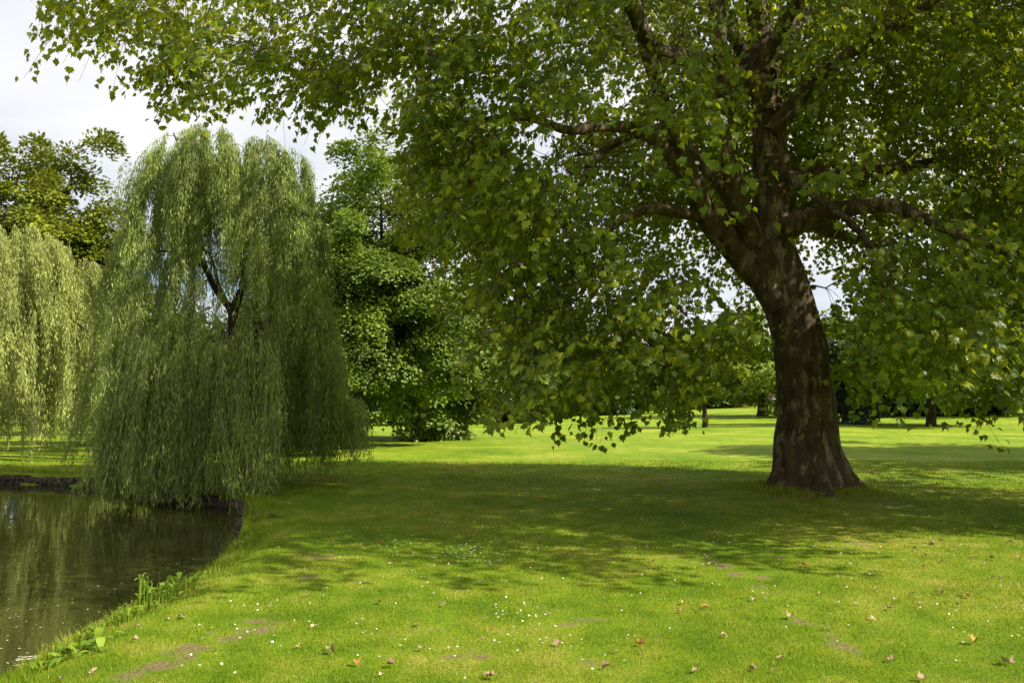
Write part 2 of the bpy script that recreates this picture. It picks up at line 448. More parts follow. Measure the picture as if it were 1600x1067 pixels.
def gridline(a, b, f0, f1, fine, grow=1.16):
    v = list(np.arange(f0, f1, fine)); st = fine
    while v[-1] < b: st = min(st * grow, 12); v.append(v[-1] + st)
    st = fine
    while v[0] > a: st = min(st * grow, 12); v.insert(0, v[0] - st)
    return np.array(v)

gx = gridline(-420, 420, -6.5, 7.5, 0.07); gy = gridline(-60, 640, 3.6, 16.0, 0.07)
GX, GY = np.meshgrid(gx, gy); X = GX.ravel(); Y = GY.ravel()
nx, ny = len(gx), len(gy)
ii = np.arange(nx - 1)[None, :] + np.arange(ny - 1)[:, None] * nx
Q = np.stack([ii, ii + 1, ii + 1 + nx, ii + nx], -1).reshape(-1, 4)
lawn = mesh_obj('lawn', np.stack([X, Y, height(X, Y)], 1), Q, M['lawn'], smooth=True, attrs={'soil': soil(X, Y)})
tag(lawn, kind='structure')

# pond water
m, nt_, o_ = new_mat('pond_water')
g = nt_.nodes.new('ShaderNodeNewGeometry')
mp = nt_.nodes.new('ShaderNodeMapping'); mp.inputs['Scale'].default_value = (1, 2.6, 1); nt_.links.new(g.outputs['Position'], mp.inputs[0])
n1 = noise(nt_, mp.outputs[0], 1.6, 3, 0.5); n2 = noise(nt_, mp.outputs[0], 0.35, 3, 0.5)
p = nt_.nodes.new('ShaderNodeBsdfPrincipled')
nt_.links.new(ramp(nt_, n2, [(0.3, (0.026, 0.030, 0.006)), (0.7, (0.044, 0.044, 0.012))]), p.inputs['Base Color'])
p.inputs['Roughness'].default_value = 0.012; p.inputs['IOR'].default_value = 1.33; p.inputs['Specular IOR Level'].default_value = 0.5
b = nt_.nodes.new('ShaderNodeBump'); b.inputs['Strength'].default_value = 0.06; b.inputs['Distance'].default_value = 0.05
nt_.links.new(n1, b.inputs['Height']); nt_.links.new(b.outputs[0], p.inputs['Normal']); nt_.links.new(p.outputs[0], o_.inputs[0])
M['water'] = m
wp = np.array([(-58, -9), (-2.2, -9), (-2.2, 24), (-58, 24)])
wv = np.array([(-58, -9, WZ), (-2.85, -9, WZ), (-2.85, 11, WZ), (-3.6, 13.2, WZ), (-4.6, 14.75, WZ), (-5.7, 15.3, WZ), (-8.2, 17.85, WZ), (-11.9, 19.0, WZ), (-30, 21.8, WZ), (-58, 23, WZ)])
tag(mesh_obj('pond_water', wv, np.arange(10)[None, :], M['water']), kind='structure')

# distant gravel path
def strip(name, pts, wdt, mat):
    pts = np.array(pts, float); n = len(pts)
    L = pts.copy(); R_ = pts.copy(); L[:, 1] -= wdt / 2; R_[:, 1] += wdt / 2
    V = np.vstack([np.c_[L, height(L[:, 0], L[:, 1]) + 0.06], np.c_[R_, height(R_[:, 0], R_[:, 1]) + 0.06]])
    i = np.arange(n - 1)
    return mesh_obj(name, V, np.stack([i, i + 1, i + 1 + n, i + n], 1), mat)
tag(strip('path', [(x, 76 + 0.03 * x) for x in np.linspace(-40, 2.5, 60)], 2.0, M['path']), kind='structure')

# stone edging of the pond
wl = smooth_poly(BANK[WALL_FROM:], 340)
seg = np.r_[0, np.cumsum(np.hypot(*np.diff(wl, axis=0).T))]
mb = MB(); s = 0.0
ico = []
for a in (-1, 1):
    for b_ in (-1, 1):
        for c_ in (-1, 1): ico.append((a, b_, c_))
while s < seg[-1] - 0.3:
    L = rs.uniform(0.09, 0.24)
    for layer in range(2):
        sm_ = s + L / 2 + (0.1 if layer else 0)
        cxp = np.interp(sm_, seg, wl[:, 0]); cyp = np.interp(sm_, seg, wl[:, 1])
        tx = np.interp(sm_ + .05, seg, wl[:, 0]) - cxp; ty = np.interp(sm_ + .05, seg, wl[:, 1]) - cyp
        a = math.atan2(ty, tx) + rs.uniform(-.15, .15)
        zc = WZ + 0.03 + layer * 0.075 + rs.uniform(-.03, .03)
        # rounded box: 3x3x3 shell reduced, jittered corners
        g3 = np.array([(i, j, k) for i in (-1, 0, 1) for j in (-1, 0, 1) for k in (-1, 0, 1)], float)
        v = g3.copy(); nn = np.linalg.norm(v, axis=1, keepdims=True); v = v * (0.62 + 0.38 / np.maximum(nn, 1))
        v += rs.uniform(-.16, .16, v.shape)
        v *= np.array([L * 0.56, 0.12, 0.075])
        ca, sa = math.cos(a), math.sin(a)
        vw = np.stack([v[:, 0] * ca - v[:, 1] * sa + cxp, v[:, 0] * sa + v[:, 1] * ca + cyp, v[:, 2] + zc], 1)
        idx = lambda i, j, k: (i * 9 + j * 3 + k)
        fs = []
        for i in range(2):
            for j in range(2):
                fs += [(idx(i, j, 0), idx(i, j + 1, 0), idx(i + 1, j + 1, 0), idx(i + 1, j, 0)), (idx(i, j, 2), idx(i + 1, j, 2), idx(i + 1, j + 1, 2), idx(i, j + 1, 2)),
                       (idx(i, 0, j), idx(i + 1, 0, j), idx(i + 1, 0, j + 1), idx(i, 0, j + 1)), (idx(i, 2, j), idx(i, 2, j + 1), idx(i + 1, 2, j + 1), idx(i + 1, 2, j)),
                       (idx(0, i, j), idx(0, i, j + 1), idx(0, i + 1, j + 1), idx(0, i + 1, j)), (idx(2, i, j), idx(2, i + 1, j), idx(2, i + 1, j + 1), idx(2, i, j + 1))]
        mb.add(vw, fs)
    s += L
tag(mb.build('pond_edging', M['stone'], smooth=True), 'low dark stone edging wall along the far bank of the pond', 'stone edging')

# ------------------------------------------------------------------ grass blades
def blades(xs, ys, h, wd, bury=0.004):
    n = len(xs); zs = height(xs, ys) - bury
    yaw = rs.rand(n) * 2 * math.pi; lean = rs.rand(n) * 2 * math.pi; la = np.abs(rs.randn(n)) * 0.5
    base = np.stack([xs, ys, zs], 1)
    sd = np.stack([np.cos(yaw), np.sin(yaw), 0 * yaw], 1) * (wd / 2)[:, None]
    tip = base + np.stack([np.cos(lean) * la * h, np.sin(lean) * la * h, h], 1)
    V = np.stack([base - sd, base + sd, tip], 1).reshape(-1, 3)
    return V, np.arange(3 * n).reshape(-1, 3)

def scatter_band(y0, y1, dens, xpad=0.7):
    n = int(dens * (y1 - y0) * 2 * (0.70 * y1 + xpad + 2.2))
    ys = y0 + (y1 - y0) * rs.rand(n); hw = 0.70 * y1 + xpad + 2.2
    xs = rs.uniform(-hw, hw, n); k = (np.abs(xs) < 0.70 * ys + xpad + 2.2) & (rs.rand(n) < np.where(np.abs(xs) < 0.64 * ys + xpad, 1, 0.6))
    return xs[k], ys[k]

mb = MB()
for (y0, y1, dens, hh, ww) in ((2.6, 3.9, 3500, 0.030, 0.007), (3.9, 5.2, 9000, 0.030, 0.0048), (5.2, 6.6, 7000, 0.030, 0.0052), (6.6, 8.6, 5000, 0.032, 0.0062), (8.6, 11.5, 2600, 0.034, 0.0085), (11.5, 15.5, 1300, 0.036, 0.012), (15.5, 22, 500, 0.04, 0.02)):
    xs, ys = scatter_band(y0, y1, dens)
    keep = xs > -30
    dp, wi = seg_dist(xs, ys, POND); ins = inside(xs, ys, POND)
    cl = vnoise(xs, ys, 0.35, 3) * 0.6 + vnoise(xs, ys, 1.3, 4) * 0.4
    so = soil(xs, ys)
    keep = (~ins) & (rs.rand(len(xs)) > so * 1.15) & (rs.rand(len(xs)) < 0.45 + cl)
    xs = xs[keep]; ys = ys[keep]; dp = dp[keep]; cl = cl[keep]
    h = 0.8 * hh * rs.uniform(0.35, 1.35, len(xs)) * (0.65 + 0.8 * cl)
    edge = np.clip(1 - dp / 0.5, 0, 1) * (xs < -2) * (ys < 12.5)
    h = h * (1 + 1.6 * edge)
    v, f = blades(xs, ys, h, ww * rs.uniform(0.6, 1.3, len(xs))); mb.add(v, f)
# taller rough grass along the water's edge and over the stone edging
t = rs.rand(9000); bl = smooth_poly(BANK[1:19], 900)
i = (t * (len(bl) - 2)).astype(int); q = bl[i]; tg = norm(bl[i + 1] - bl[i]); nr = np.stack([tg[:, 1], -tg[:, 0]], 1)
q = q + nr * rs.uniform(0.0, 0.28, (len(t), 1)) + rs.randn(len(t), 2) * 0.03
k = ~inside(q[:, 0], q[:, 1], POND)
q = q[k]
v, f = blades(q[:, 0], q[:, 1], rs.uniform(0.04, 0.13, len(q)), np.full(len(q), 0.008) * (1 + q[:, 1] / 18)); mb.add(v, f)
# rougher tufts round the plane trunk
n = 5000; a = rs.rand(n) * 2 * math.pi; r = 0.75 + np.abs(rs.randn(n)) * 0.35
v, f = blades(TX + r * np.cos(a), TY + r * np.sin(a) * 0.9, rs.uniform(0.04, 0.11, n), np.full(n, 0.014)); mb.add(v, f)
tag(mb.build('grass', M['blade']), 'short green grass blades covering the lawn', 'grass', kind='stuff')

# ------------------------------------------------------------------ leaf templates
def plane_leaf_tpl():
    # five-lobed maple-like outline with a pointed tip, centre fold and drooping lobes
    half = [(0.05, 0.02), (0.30, -0.08), (0.36, 0.14), (0.56, 0.36), (0.33, 0.44), (0.36, 0.66), (0.16, 0.66)]
    pts = [(0.0, 0.0)] + half + [(0.0, 1.0)] + [(-a, b) for a, b in half[::-1]]
    pts = np.array(pts); c = np.array([[0.0, 0.40]])
    a = np.vstack([c, pts]); x, y = a[:, 0], a[:, 1]
    z = 0.16 * np.abs(x) - 0.34 * (x ** 2) - 0.22 * (y - 0.2) ** 2
    n = len(pts)
    tr = np.array([(0, 1 + i, 1 + (i + 1) % n) for i in range(n)])
    return np.c_[x, y, z], tr
PL, PLT = plane_leaf_tpl()
PK = np.array([(0, 0, 0), (0.30, 0.42, -0.03), (0, 1.0, -0.14), (-0.30, 0.42, -0.03), (0, 0.45, 0.06)]); PKT = np.array([(0, 1, 4), (1, 2, 4), (2, 3, 4), (3, 0, 4)])
NL = np.array([(0, 0, 0), (0.09, 0.4, 0.02), (0, 1.0, -0.08), (-0.09, 0.4, 0.02)]); NLT = np.array([(0, 1, 2), (0, 2, 3)])

# ------------------------------------------------------------------ the plane tree
D0 = 14.3
root = empty('plane_tree', (TX, TY, 0), 'massive old plane tree with flaking patchy bark and a crown spreading over the lawn', 'plane tree', )


def loft(cent, rad, ns, radfun=None):
    cent = np.asarray(cent); K = len(cent)
    ang = np.arange(ns) * 2 * math.pi / ns
    tan = norm(np.gradient(cent, axis=0))
    a = norm(np.cross(np.tile([[0, 1, 0.0]], (K, 1)), tan)); b = np.cross(tan, a)
    R_ = np.asarray(rad)[:, None] * np.ones(ns)
    if radfun is not None: R_ = R_ * radfun(cent[:, 2][:, None], ang[None, :])
    V = cent[:, None] + R_[..., None] * (a[:, None] * np.cos(ang)[None, :, None] + b[:, None] * np.sin(ang)[None, :, None])
    base = np.arange(K - 1)[:, None] * ns; k = np.arange(ns)[None]; k2 = (k + 1) % ns
    return V.reshape(-1, 3), np.stack([base + k, base + k2, base + ns + k2, base + ns + k], -1).reshape(-1, 4)


tp = [(1266, 775, 136), (1266, 762, 128), (1264, 735, 112), (1261, 700, 101), (1262, 640, 85), (1252, 560, 80), (1240, 505, 76), (1222, 440, 76), (1210, 390, 68), (1209, 335, 60), (1206, 270, 60),
      (1200, 200, 50), (1194, 120, 42), (1186, 40, 36), (1176, -60, 30), (1170, -200, 24), (1160, -380, 15), (1150, -520, 6)]
tc_ = []; tr_ = []
for k, (a, b_, ww) in enumerate(tp):
    d = D0 + 0.02 * k
    tc_.append(P(a, b_, d)); tr_.append(ww / 2 * D0 / F)
tc_[0][2] = -0.15
TC = smooth_poly(tc_, 110); TR = smooth_poly(np.array(tr_)[:, None] * np.ones(3), 110)[:, 0]
ph = rs.rand(8) * 6.28
def flute(z, a):
    base = np.exp(-np.maximum(z, 0) / 0.42)
    f = 1 + base * (0.16 * np.sin(5 * a + ph[0]) + 0.10 * np.sin(9 * a + ph[1]) + 0.07 * np.sin(14 * a + ph[2])) + base ** 3 * (0.42 * np.maximum(0, np.sin(5 * a + ph[0])) ** 1.5 + 0.18 * np.maximum(0, np.sin(3 * a + ph[6])) ** 3)
    f += 0.035 * np.sin(2 * a + 1.1 * z + ph[3]) + 0.025 * np.sin(3 * a - 1.7 * z + ph[4]) + 0.012 * np.sin(7 * a + 3.0 * z + ph[5]) + 0.010 * np.sin(11 * a - 5 * z)
    return f
v, f = loft(TC, TR, 96, flute)
trunk = mesh_obj('trunk', v, f, M['plane_bark'], root, smooth=True)

limbs = [  # pixel, pixel, depth, width in pixels
    [(1218, 478, 14.3, 50), (1180, 426, 14.25, 44), (1140, 385, 14.1, 40), (1105, 345, 13.8, 34), (1080, 290, 13.5, 30), (1055, 215, 13.2, 26), (1025, 120, 12.9, 22), (990, -10, 12.6, 18), (940, -140, 12.3, 10)],
    [(1208, 430, 14.2, 42), (1186, 385, 14.0, 36), (1162, 330, 13.8, 34), (1148, 270, 13.6, 30), (1138, 190, 13.5, 27), (1125, 90, 13.4, 23), (1115, -30, 13.3, 18), (1090, -200, 13.2, 10)],
    [(1212, 365, 14.3, 46), (1262, 337, 14.0, 34), (1330, 319, 13.5, 27), (1395, 320, 13.0, 23), (1450, 345, 12.6, 18), (1530, 375, 12.2, 13), (1640, 400, 11.9, 8)],
    [(1206, 300, 14.3, 40), (1262, 275, 14.6, 24), (1350, 272, 15.0, 20), (1440, 262, 15.3, 16), (1560, 240, 15.6, 12), (1720, 230, 15.9, 7)],
    [(1202, 210, 14.3, 34), (1250, 150, 14.2, 24), (1310, 95, 14.0, 20), (1400, 40, 13.7, 16), (1520, -40, 13.4, 11), (1650, -120, 13.2, 6)],
    [(1196, 150, 14.3, 34), (1130, 100, 13.6, 28), (1050, 90, 12.4, 26), (1015, 62, 11.4, 26), (990, 15, 10.6, 25), (930, -50, 9.9, 22), (800, -90, 9.5, 16), (620, -80, 9.4, 11), (400, -60, 9.6, 7), (250, 0, 9.9, 4)],
    [(1165, 400, 14.2, 34), (1090, 300, 13.6, 22), (1010, 215, 12.9, 20), (945, 205, 12.3, 18), (880, 212, 11.7, 14), (800, 190, 11.2, 11), (700, 200, 10.9, 8), (600, 215, 10.8, 5)],
    [(1150, 330, 13.9, 22), (1050, 210, 14.4, 16), (985, 215, 14.6, 15), (935, 240, 14.6, 13), (905, 290, 14.4, 10), (880, 360, 14.2, 7), (850, 440, 14.0, 4)],
    [(1200, 250, 14.3, 24), (1310, 335, 13.0, 11), (1375, 405, 12.4, 9), (1420, 440, 12.1, 8), (1450, 485, 11.9, 6), (1480, 560, 11.8, 4)],
    [(1100, 340, 13.8, 22), (1010, 330, 13.0, 15), (930, 380, 12.4, 11), (880, 460, 12.0, 8), (850, 560, 11.8, 5), (860, 650, 11.7, 3)],
    [(1198, 180, 14.3, 30), (1150, 60, 15.2, 24), (1050, -60, 16.4, 17), (900, -140, 17.2, 10), (750, -160, 17.8, 5)],
    [(1200, 120, 14.3, 30), (1270, 0, 15.6, 22), (1400, -120, 17.0, 15), (1550, -200, 17.8, 8)],
    [(1208, 330, 14.3, 30), (1290, 360, 15.5, 18), (1390, 400, 16.6, 12), (1490, 450, 17.2, 8), (1560, 530, 17.5, 4)],
    [(1196, 90, 14.3, 26), (1290, -60, 12.8, 20), (1440, -220, 11.3, 14), (1600, -300, 10.3, 8)],
]
SK = [TC[30:]]; SR = [TR[30:]]
for L in limbs:
    c = smooth_poly([P(a, b_, d) for a, b_, d, _ in L], 30); r = np.interp(np.linspace(0, 1, 30), np.linspace(0, 1, len(L)), [ww / 2 * d / F for _, _, d, ww in L])
    wob = np.cumsum(rs.randn(30, 3), 0) * 0.012; wob -= wob[0]; c = c + wob
    v, f = loft(c, r, 20, lambda z, a: 1 + 0.05 * np.sin(3 * a + 4 * z) + 0.03 * np.sin(5 * a - 9 * z))
    br = mesh_obj('branch', v, f, M['plane_bark'], root, smooth=True)
    SK.append(c[6:]); SR.append(r[6:])

# where the crown may be seen from the photographer's place (outline traced, then filled in depth)
CROWN = np.array([(-60, -900), (-40, -30), (20, -5), (60, 14), (100, 10), (112, 40), (122, 88), (190, 108), (235, 120), (262, 190), (330, 205), (372, 228), (425, 185), (470, 205), (500, 222),
                  (555, 232), (615, 232), (612, 190), (662, 170), (665, 260), (640, 300), (655, 370), (715, 430), (775, 470), (800, 560), (815, 610), (800, 650), (822, 678), (875, 700),
                  (930, 680), (985, 680), (1010, 640), (1045, 688), (1112, 682), (1125, 630), (1180, 660), (1215, 660), (1215, 560), (1280, 560), (1292, 600), (1320, 690), (1370, 655), (1430, 690), (1500, 668),
                  (1560, 690), (1640, 690), (2100, 690), (2400, 400), (2600, -900)], float)


def crown_ok(pt, rnd):
    px, py = proj(pt); y = pt[:, 1]
    ok = inside(px, py + (0.64 + 0.55 * vnoise(px, y * 20, 45.0, 4)) * F / y, CROWN) | (py < -100)
    def ell(cx_, cy_, rx, ry, pr, front=None):
        nonlocal ok
        e = ((px - cx_) / rx) ** 2 + ((py - cy_) / ry) ** 2 < 1
        if front is not None: e &= (y < front)
        ok &= ~(e & (rnd < pr))
    # trunk and limbs stay in view: hardly any foliage hangs in front of them
    ell(1262, 640, 70, 150, 1.0, 14.9); ell(1235, 500, 75, 110, 0.97, 14.9); ell(1205, 340, 62, 95, 0.93, 14.5); ell(1200, 200, 75, 120, 0.85, 14.5)
    ell(1340, 325, 150, 55, 0.95, 13.6); ell(1120, 350, 90, 85, 0.9, 13.6)
    ell(1180, 60, 60, 70, 0.7, 14); ell(1000, 45, 40, 45, 0.85, 10.9); ell(925, 212, 75, 28, 0.75, 12)
    # glimpses of sky
    ell(1312, 500, 42, 88, 0.96); ell(730, 410, 34, 36, 0.9); ell(1215, 122, 16, 14, 0.9); ell(965, 130, 42, 40, 0.9); ell(760, 130, 60, 40, 0.4); ell(1300, 200, 60, 40, 0.5); ell(1420, 210, 40, 30, 0.5)
    ell(1010, 440, 190, 120, 0.42); ell(860, 430, 70, 60, 0.3); ell(1100, 500, 90, 60, 0.35); ell(430, 120, 70, 50, 0.65); ell(300, 130, 50, 40, 0.6); ell(590, 110, 60, 60, 0.5); ell(350, 60, 260, 120, 0.62); ell(440, 250, 180, 80, 0.7); ell(560, 235, 115, 62, 0.93); ell(500, 60, 140, 60, 0.35); ell(1300, 380, 60, 40, 0.5); ell(1120, 610, 100, 75, 0.35); ell(1450, 620, 180, 60, 0.15); ell(700, 560, 80, 90, 0.9)
    return ok


C0 = np.array([4.0, 12.1, 6.9]); RAD = np.array([10.4, 6.8, 5.6])
N = 70000
u = rs.uniform(-1, 1, (N, 3)); rr = np.linalg.norm(u, axis=1)
pt = C0 + u * RAD
inner = rr < 0.5
keep = (rr < 1) & (rs.rand(N) < np.where(inner, 0.30, 1.0))
low = pt[:, 2] < 4.2
hr = np.hypot((pt[:, 0] - TX) / 1.5, pt[:, 1] - TY)
keep &= ~(low & (hr < 2.2)) & (pt[:, 2] > 0.9)
# skirts of the crown: low foliage only out at the rim
keep &= ~((pt[:, 2] < 6) & (rr < 0.50)) & (pt[:, 2] > 0.75)
# no boughs hang low right over the photographer: near foliage is all high up
keep &= ~((pt[:, 1] < 8.9) & (pt[:, 2] < 1.9 + 0.62 * pt[:, 1]))
pt = pt[keep]
# crown top on the left cut away so sunlight reaches the willow top
pt = pt[~((pt[:, 0] < 1.8) & (pt[:, 2] > 8.6))]      # the left side of the crown is lower than the middle
# boughs carry their foliage in masses with thinner air between them
cl = vnoise(pt[:, 0] + 0.7 * pt[:, 2], pt[:, 1] - 0.5 * pt[:, 2], 1.15, 6) * 0.5 + vnoise(pt[:, 0] - 0.4 * pt[:, 1], pt[:, 2] * 1.3, 1.0, 7) * 0.5
pt = pt[rs.rand(len(pt)) < sstep(0.30, 0.62, cl)]
pt = pt[crown_ok(pt, rs.rand(len(pt)))]
px, py = proj(pt)
vis = (px > -120) & (px < 1720) & (py > -80) & (py < 760)
wgt = np.where(vis, 1.0, 0.40)
pt = pt[rs.rand(len(pt)) < wgt]
NS = 6300
if len(pt) > NS: pt = pt[rs.permutation(len(pt))[:NS]]
print('plane sprays', len(pt))
# extra low sprays whose tips hang against the lawn, and the fringe at the upper left
ext = []
for a, b_, d, n, sp in ((835, 672, 10.6, 5, 16), (870, 680, 10.6, 5, 18), (900, 655, 10.8, 8, 22), (950, 650, 11, 8, 24), (990, 630, 11.2, 7, 22), (1050, 660, 11, 4, 12), (1090, 665, 11, 4, 12), (1100, 600, 12, 10, 30), (1170, 600, 16.5, 10, 25),
                       (840, 600, 11.2, 10, 35), (900, 590, 11.4, 12, 35), (980, 580, 11.6, 12, 35), (1050, 590, 12, 12, 30), (1320, 650, 12.5, 4, 20), (1350, 640, 13, 7, 20), (1420, 640, 12.5, 9, 25), (1500, 640, 12, 9, 25), (1570, 630, 12, 9, 25), (1340, 560, 14, 12, 30), (1400, 560, 13, 12, 30),
                       (1480, 560, 12.5, 12, 35), (1560, 540, 12, 14, 35), (1330, 690, 12.2, 1, 4), (1528, 668, 11.8, 2, 8), (180, 80, 10.5, 8, 22), (230, 90, 10.2, 7, 18), (280, 170, 10.3, 7, 16), (330, 160, 10.5, 9, 22), (370, 200, 10.5, 6, 14), (430, 165, 10.8, 7, 20),
                       (500, 190, 11, 7, 15), (560, 190, 11.2, 7, 20), (610, 160, 11.4, 8, 22), (35, 5, 9.5, 3, 10), (130, 60, 10.3, 5, 14), (150, 20, 10.3, 6, 20), (740, 520, 13, 8, 24), (700, 400, 12.6, 9, 30), (1232, 580, 13.45, 2, 12), (1262, 560, 13.5, 2, 10), (1180, 200, 13.4, 5, 14), (1160, 350, 13.2, 2, 12)):
    for _ in range(n):
        ext.append(P(a + rs.randn() * sp, b_ - 78 + rs.randn() * sp * 0.7, d + rs.randn() * 0.5))
pt = np.vstack([pt, np.array(ext)])

# secondary branches towards a subset of the sprays
def grow(SKp, SRp, targets, rmax, K=9, sag=0.12, rmin=0.006, axis=None):
    """connect each target to the nearest skeleton point that lies nearer to the trunk; returns tubes and new skeleton"""
    outP, outR = [], []
    sk = np.concatenate(SKp); sr = np.concatenate(SRp)
    order = np.argsort(np.linalg.norm(targets - axis, axis=1))
    capP = [sk]; capR = [sr]
    cur = sk; curR = sr; k = 0
    for t in targets[order]:
        d = np.linalg.norm(cur - t, axis=1)
        pen = d + 0.35 * np.maximum(0, np.linalg.norm(cur - axis, axis=1) - np.linalg.norm(t - axis)) * 2 + 0.25 * np.maximum(0, t[2] - cur[:, 2] < 0) * 0
        j = int(np.argmin(pen)); a = cur[j]; L = d[j]
        if L < 0.12: continue
        s_ = np.linspace(0, 1, K)[:, None]
        mid = a + (t - a) * 0.5 + np.array([0, 0, 0.22 * L]) + rs.randn(3) * 0.07 * L
        q = (1 - s_) ** 2 * a + 2 * s_ * (1 - s_) * mid + s_ ** 2 * t
        q[1:-1] += rs.randn(K - 2, 3) * 0.018 * L
        r0 = min(rmax, curR[j] * 0.75, 0.008 + 0.012 * L)
        r = r0 + (rmin - r0) * np.linspace(0, 1, K) ** 0.8
        outP.append(q); outR.append(r)
        cur = np.vstack([cur, q[2:]]); curR = np.r_[curR, r[2:]]
    return np.array(outP), np.array(outR), cur, curR

idx = rs.permutation(len(pt))[:520]
axis = np.array([TX, TY, 5.5])
bp, brr, cur, curR = grow(SK, SR, pt[idx], 0.055, axis=axis, K=9)
v1, f1 = tubes(bp, brr, 6)
# twigs: from the nearest skeleton point to each spray
T2 = []; R2 = []; DIR = np.zeros((len(pt), 3)); 
for c in range(0, len(pt), 500):
    q = pt[c:c + 500]
    d = np.linalg.norm(q[:, None] - cur[None], axis=2)
    j = d.argmin(1); a = cur[j]; DIR[c:c + 500] = q - a
    L = d[np.arange(len(q)), j]
    s_ = np.linspace(0, 1, 5)[None, :, None]
    mid = (a + q) / 2 + np.array([0, 0, 0.15]) * L[:, None] + rs.randn(len(q), 3) * 0.06 * L[:, None]
    cv = (1 - s_) ** 2 * a[:, None] + 2 * s_ * (1 - s_) * mid[:, None] + s_ ** 2 * q[:, None]
    T2.append(cv); R2.append(np.linspace(1, 0.5, 5)[None] * np.full((len(q), 1), 0.0065))
v2, f2 = tubes(np.concatenate(T2), np.concatenate(R2), 3)

# leafy sprays
outw = pt - np.array([TX, TY, 0]); outw[:, 2] = 0; outw = norm(outw)
DIRn = norm(DIR * np.array([1, 1, 0.3]) + outw * 0.7 + rs.randn(len(pt), 3) * 0.35 + np.array([0, 0, -0.55]))
nl = 27
SL = rs.uniform(0.45, 1.05, len(pt))
tt = (np.arange(nl) / (nl - 1))[None, :] * np.ones((len(pt), 1))
tt = np.clip(tt + rs.randn(*tt.shape) * 0.04, 0, 1)
sgn = np.where(np.arange(nl) % 2, 1, -1)[None, :]
sidev = norm(np.cross(DIRn, np.array([0, 0, 1.0])))
lat = sgn * rs.uniform(0.03, 0.30, tt.shape) * (0.45 + 0.7 * np.sin(tt * 2.6 + 0.3)) * SL[:, None]
pos = pt[:, None] + DIRn[:, None] * (tt * SL[:, None])[..., None] + sidev[:, None] * lat[..., None]
pos[..., 2] -= 0.28 * tt ** 2 * SL[:, None] + 0.25 * np.abs(lat) + 0.0
pos += rs.randn(*pos.shape) * 0.035
fw = DIRn[:, None] * 0.5 + sidev[:, None] * (sgn * 0.75)[..., None] + np.array([0, 0, -0.70]) + rs.randn(*pos.shape) * 0.25
nn = np.array([0, 0, 1.0]) + outw[:, None] * 0.55 + rs.randn(*pos.shape) * 0.36
sz = 0.050 + 0.092 * rs.beta(2.2, 2.0, tt.shape)
pos = pos.reshape(-1, 3); keepl = rs.rand(len(pos)) < 0.95
pxl, pyl = proj(pos)
keepl &= ~((pyl > 712) & (pxl > 700)) & ~((pyl > 212) & (pxl < 620) & (pxl > 380) & (rs.rand(len(pos)) < 0.7))
# keep stray leaves off the clear stretch of trunk
keepl &= ~((pos[:, 1] < 15) & (np.abs(pxl - 1258) < 66) & (pyl > 600)) & ~((pos[:, 1] < 15) & (np.abs(pxl - 1240) < 60) & (pyl > 300) & (rs.rand(len(pos)) < 0.86))
for ex_, ey_, rx_, ry_, pr_, fy_ in ((1340, 322, 125, 24, 0.85, 13.3), (1160, 390, 70, 45, 0.75, 14), (1200, 170, 34, 150, 0.75, 14.3), (1115, 330, 50, 70, 0.6, 13.6), (1145, 250, 22, 120, 0.55, 13.4), (925, 208, 70, 16, 0.7, 12), (1000, 40, 26, 48, 0.85, 10.8), (1320, 130, 90, 60, 0.35, 13.8), (1400, 420, 60, 30, 0.5, 12.2)):
    keepl &= ~((((pxl - ex_) / rx_) ** 2 + ((pyl - ey_) / ry_) ** 2 < 1) & (pos[:, 1] < fy_) & (rs.rand(len(pos)) < pr_))
# three leaf shapes: open, folded along the midrib, and rolled at the tip; broad and narrow ones
var = rs.randint(0, 4, len(pos)); mbl = MB(); fwf = fw.reshape(-1, 3); nnf = nn.reshape(-1, 3)
for q_ in range(4):
    T_ = PL.copy()
    if q_ == 1: T_[:, 2] += 0.75 * np.abs(T_[:, 0]); T_[:, 0] *= 0.8
    if q_ == 2: T_[:, 2] -= 0.55 * (T_[:, 1] - 0.3) ** 2; T_[:, 0] *= 1.12
    if q_ == 3: T_[:, 2] += 0.25 * T_[:, 0] + 0.10 * np.sin(8 * T_[:, 1]) - 0.5 * T_[:, 0] ** 2; T_[:, 0] += 0.08 * T_[:, 1]; T_[:, 1] *= 0.88
    k_ = keepl & (var == q_)
    v, f = place(T_, PLT, pos[k_], fwf[k_], nnf[k_], sz.ravel()[k_]); mbl.add(v, f)
v = np.concatenate(mbl.v); f = np.concatenate(mbl.f)
print('plane leaves', keepl.sum())
crown = mesh_obj('crown', v, f, M['plane_leaf'], root)
# spray axes
s_ = np.linspace(0, 1, 4)
ax = pt[:, None] + DIRn[:, None] * (s_[None] * SL[:, None])[..., None]; ax[..., 2] -= 0.28 * s_[None] ** 2 * SL[:, None]
v3, f3 = tubes(ax, np.linspace(1, 0.35, 4)[None] * np.full((len(pt), 1), 0.005), 3)
mb = MB(); mb.add(v1, f1); mb.add(v2, f2); mb.add(v3, f3)
tag(mb.build('twigs', M['branch_bark'], root, smooth=True), kind='stuff')

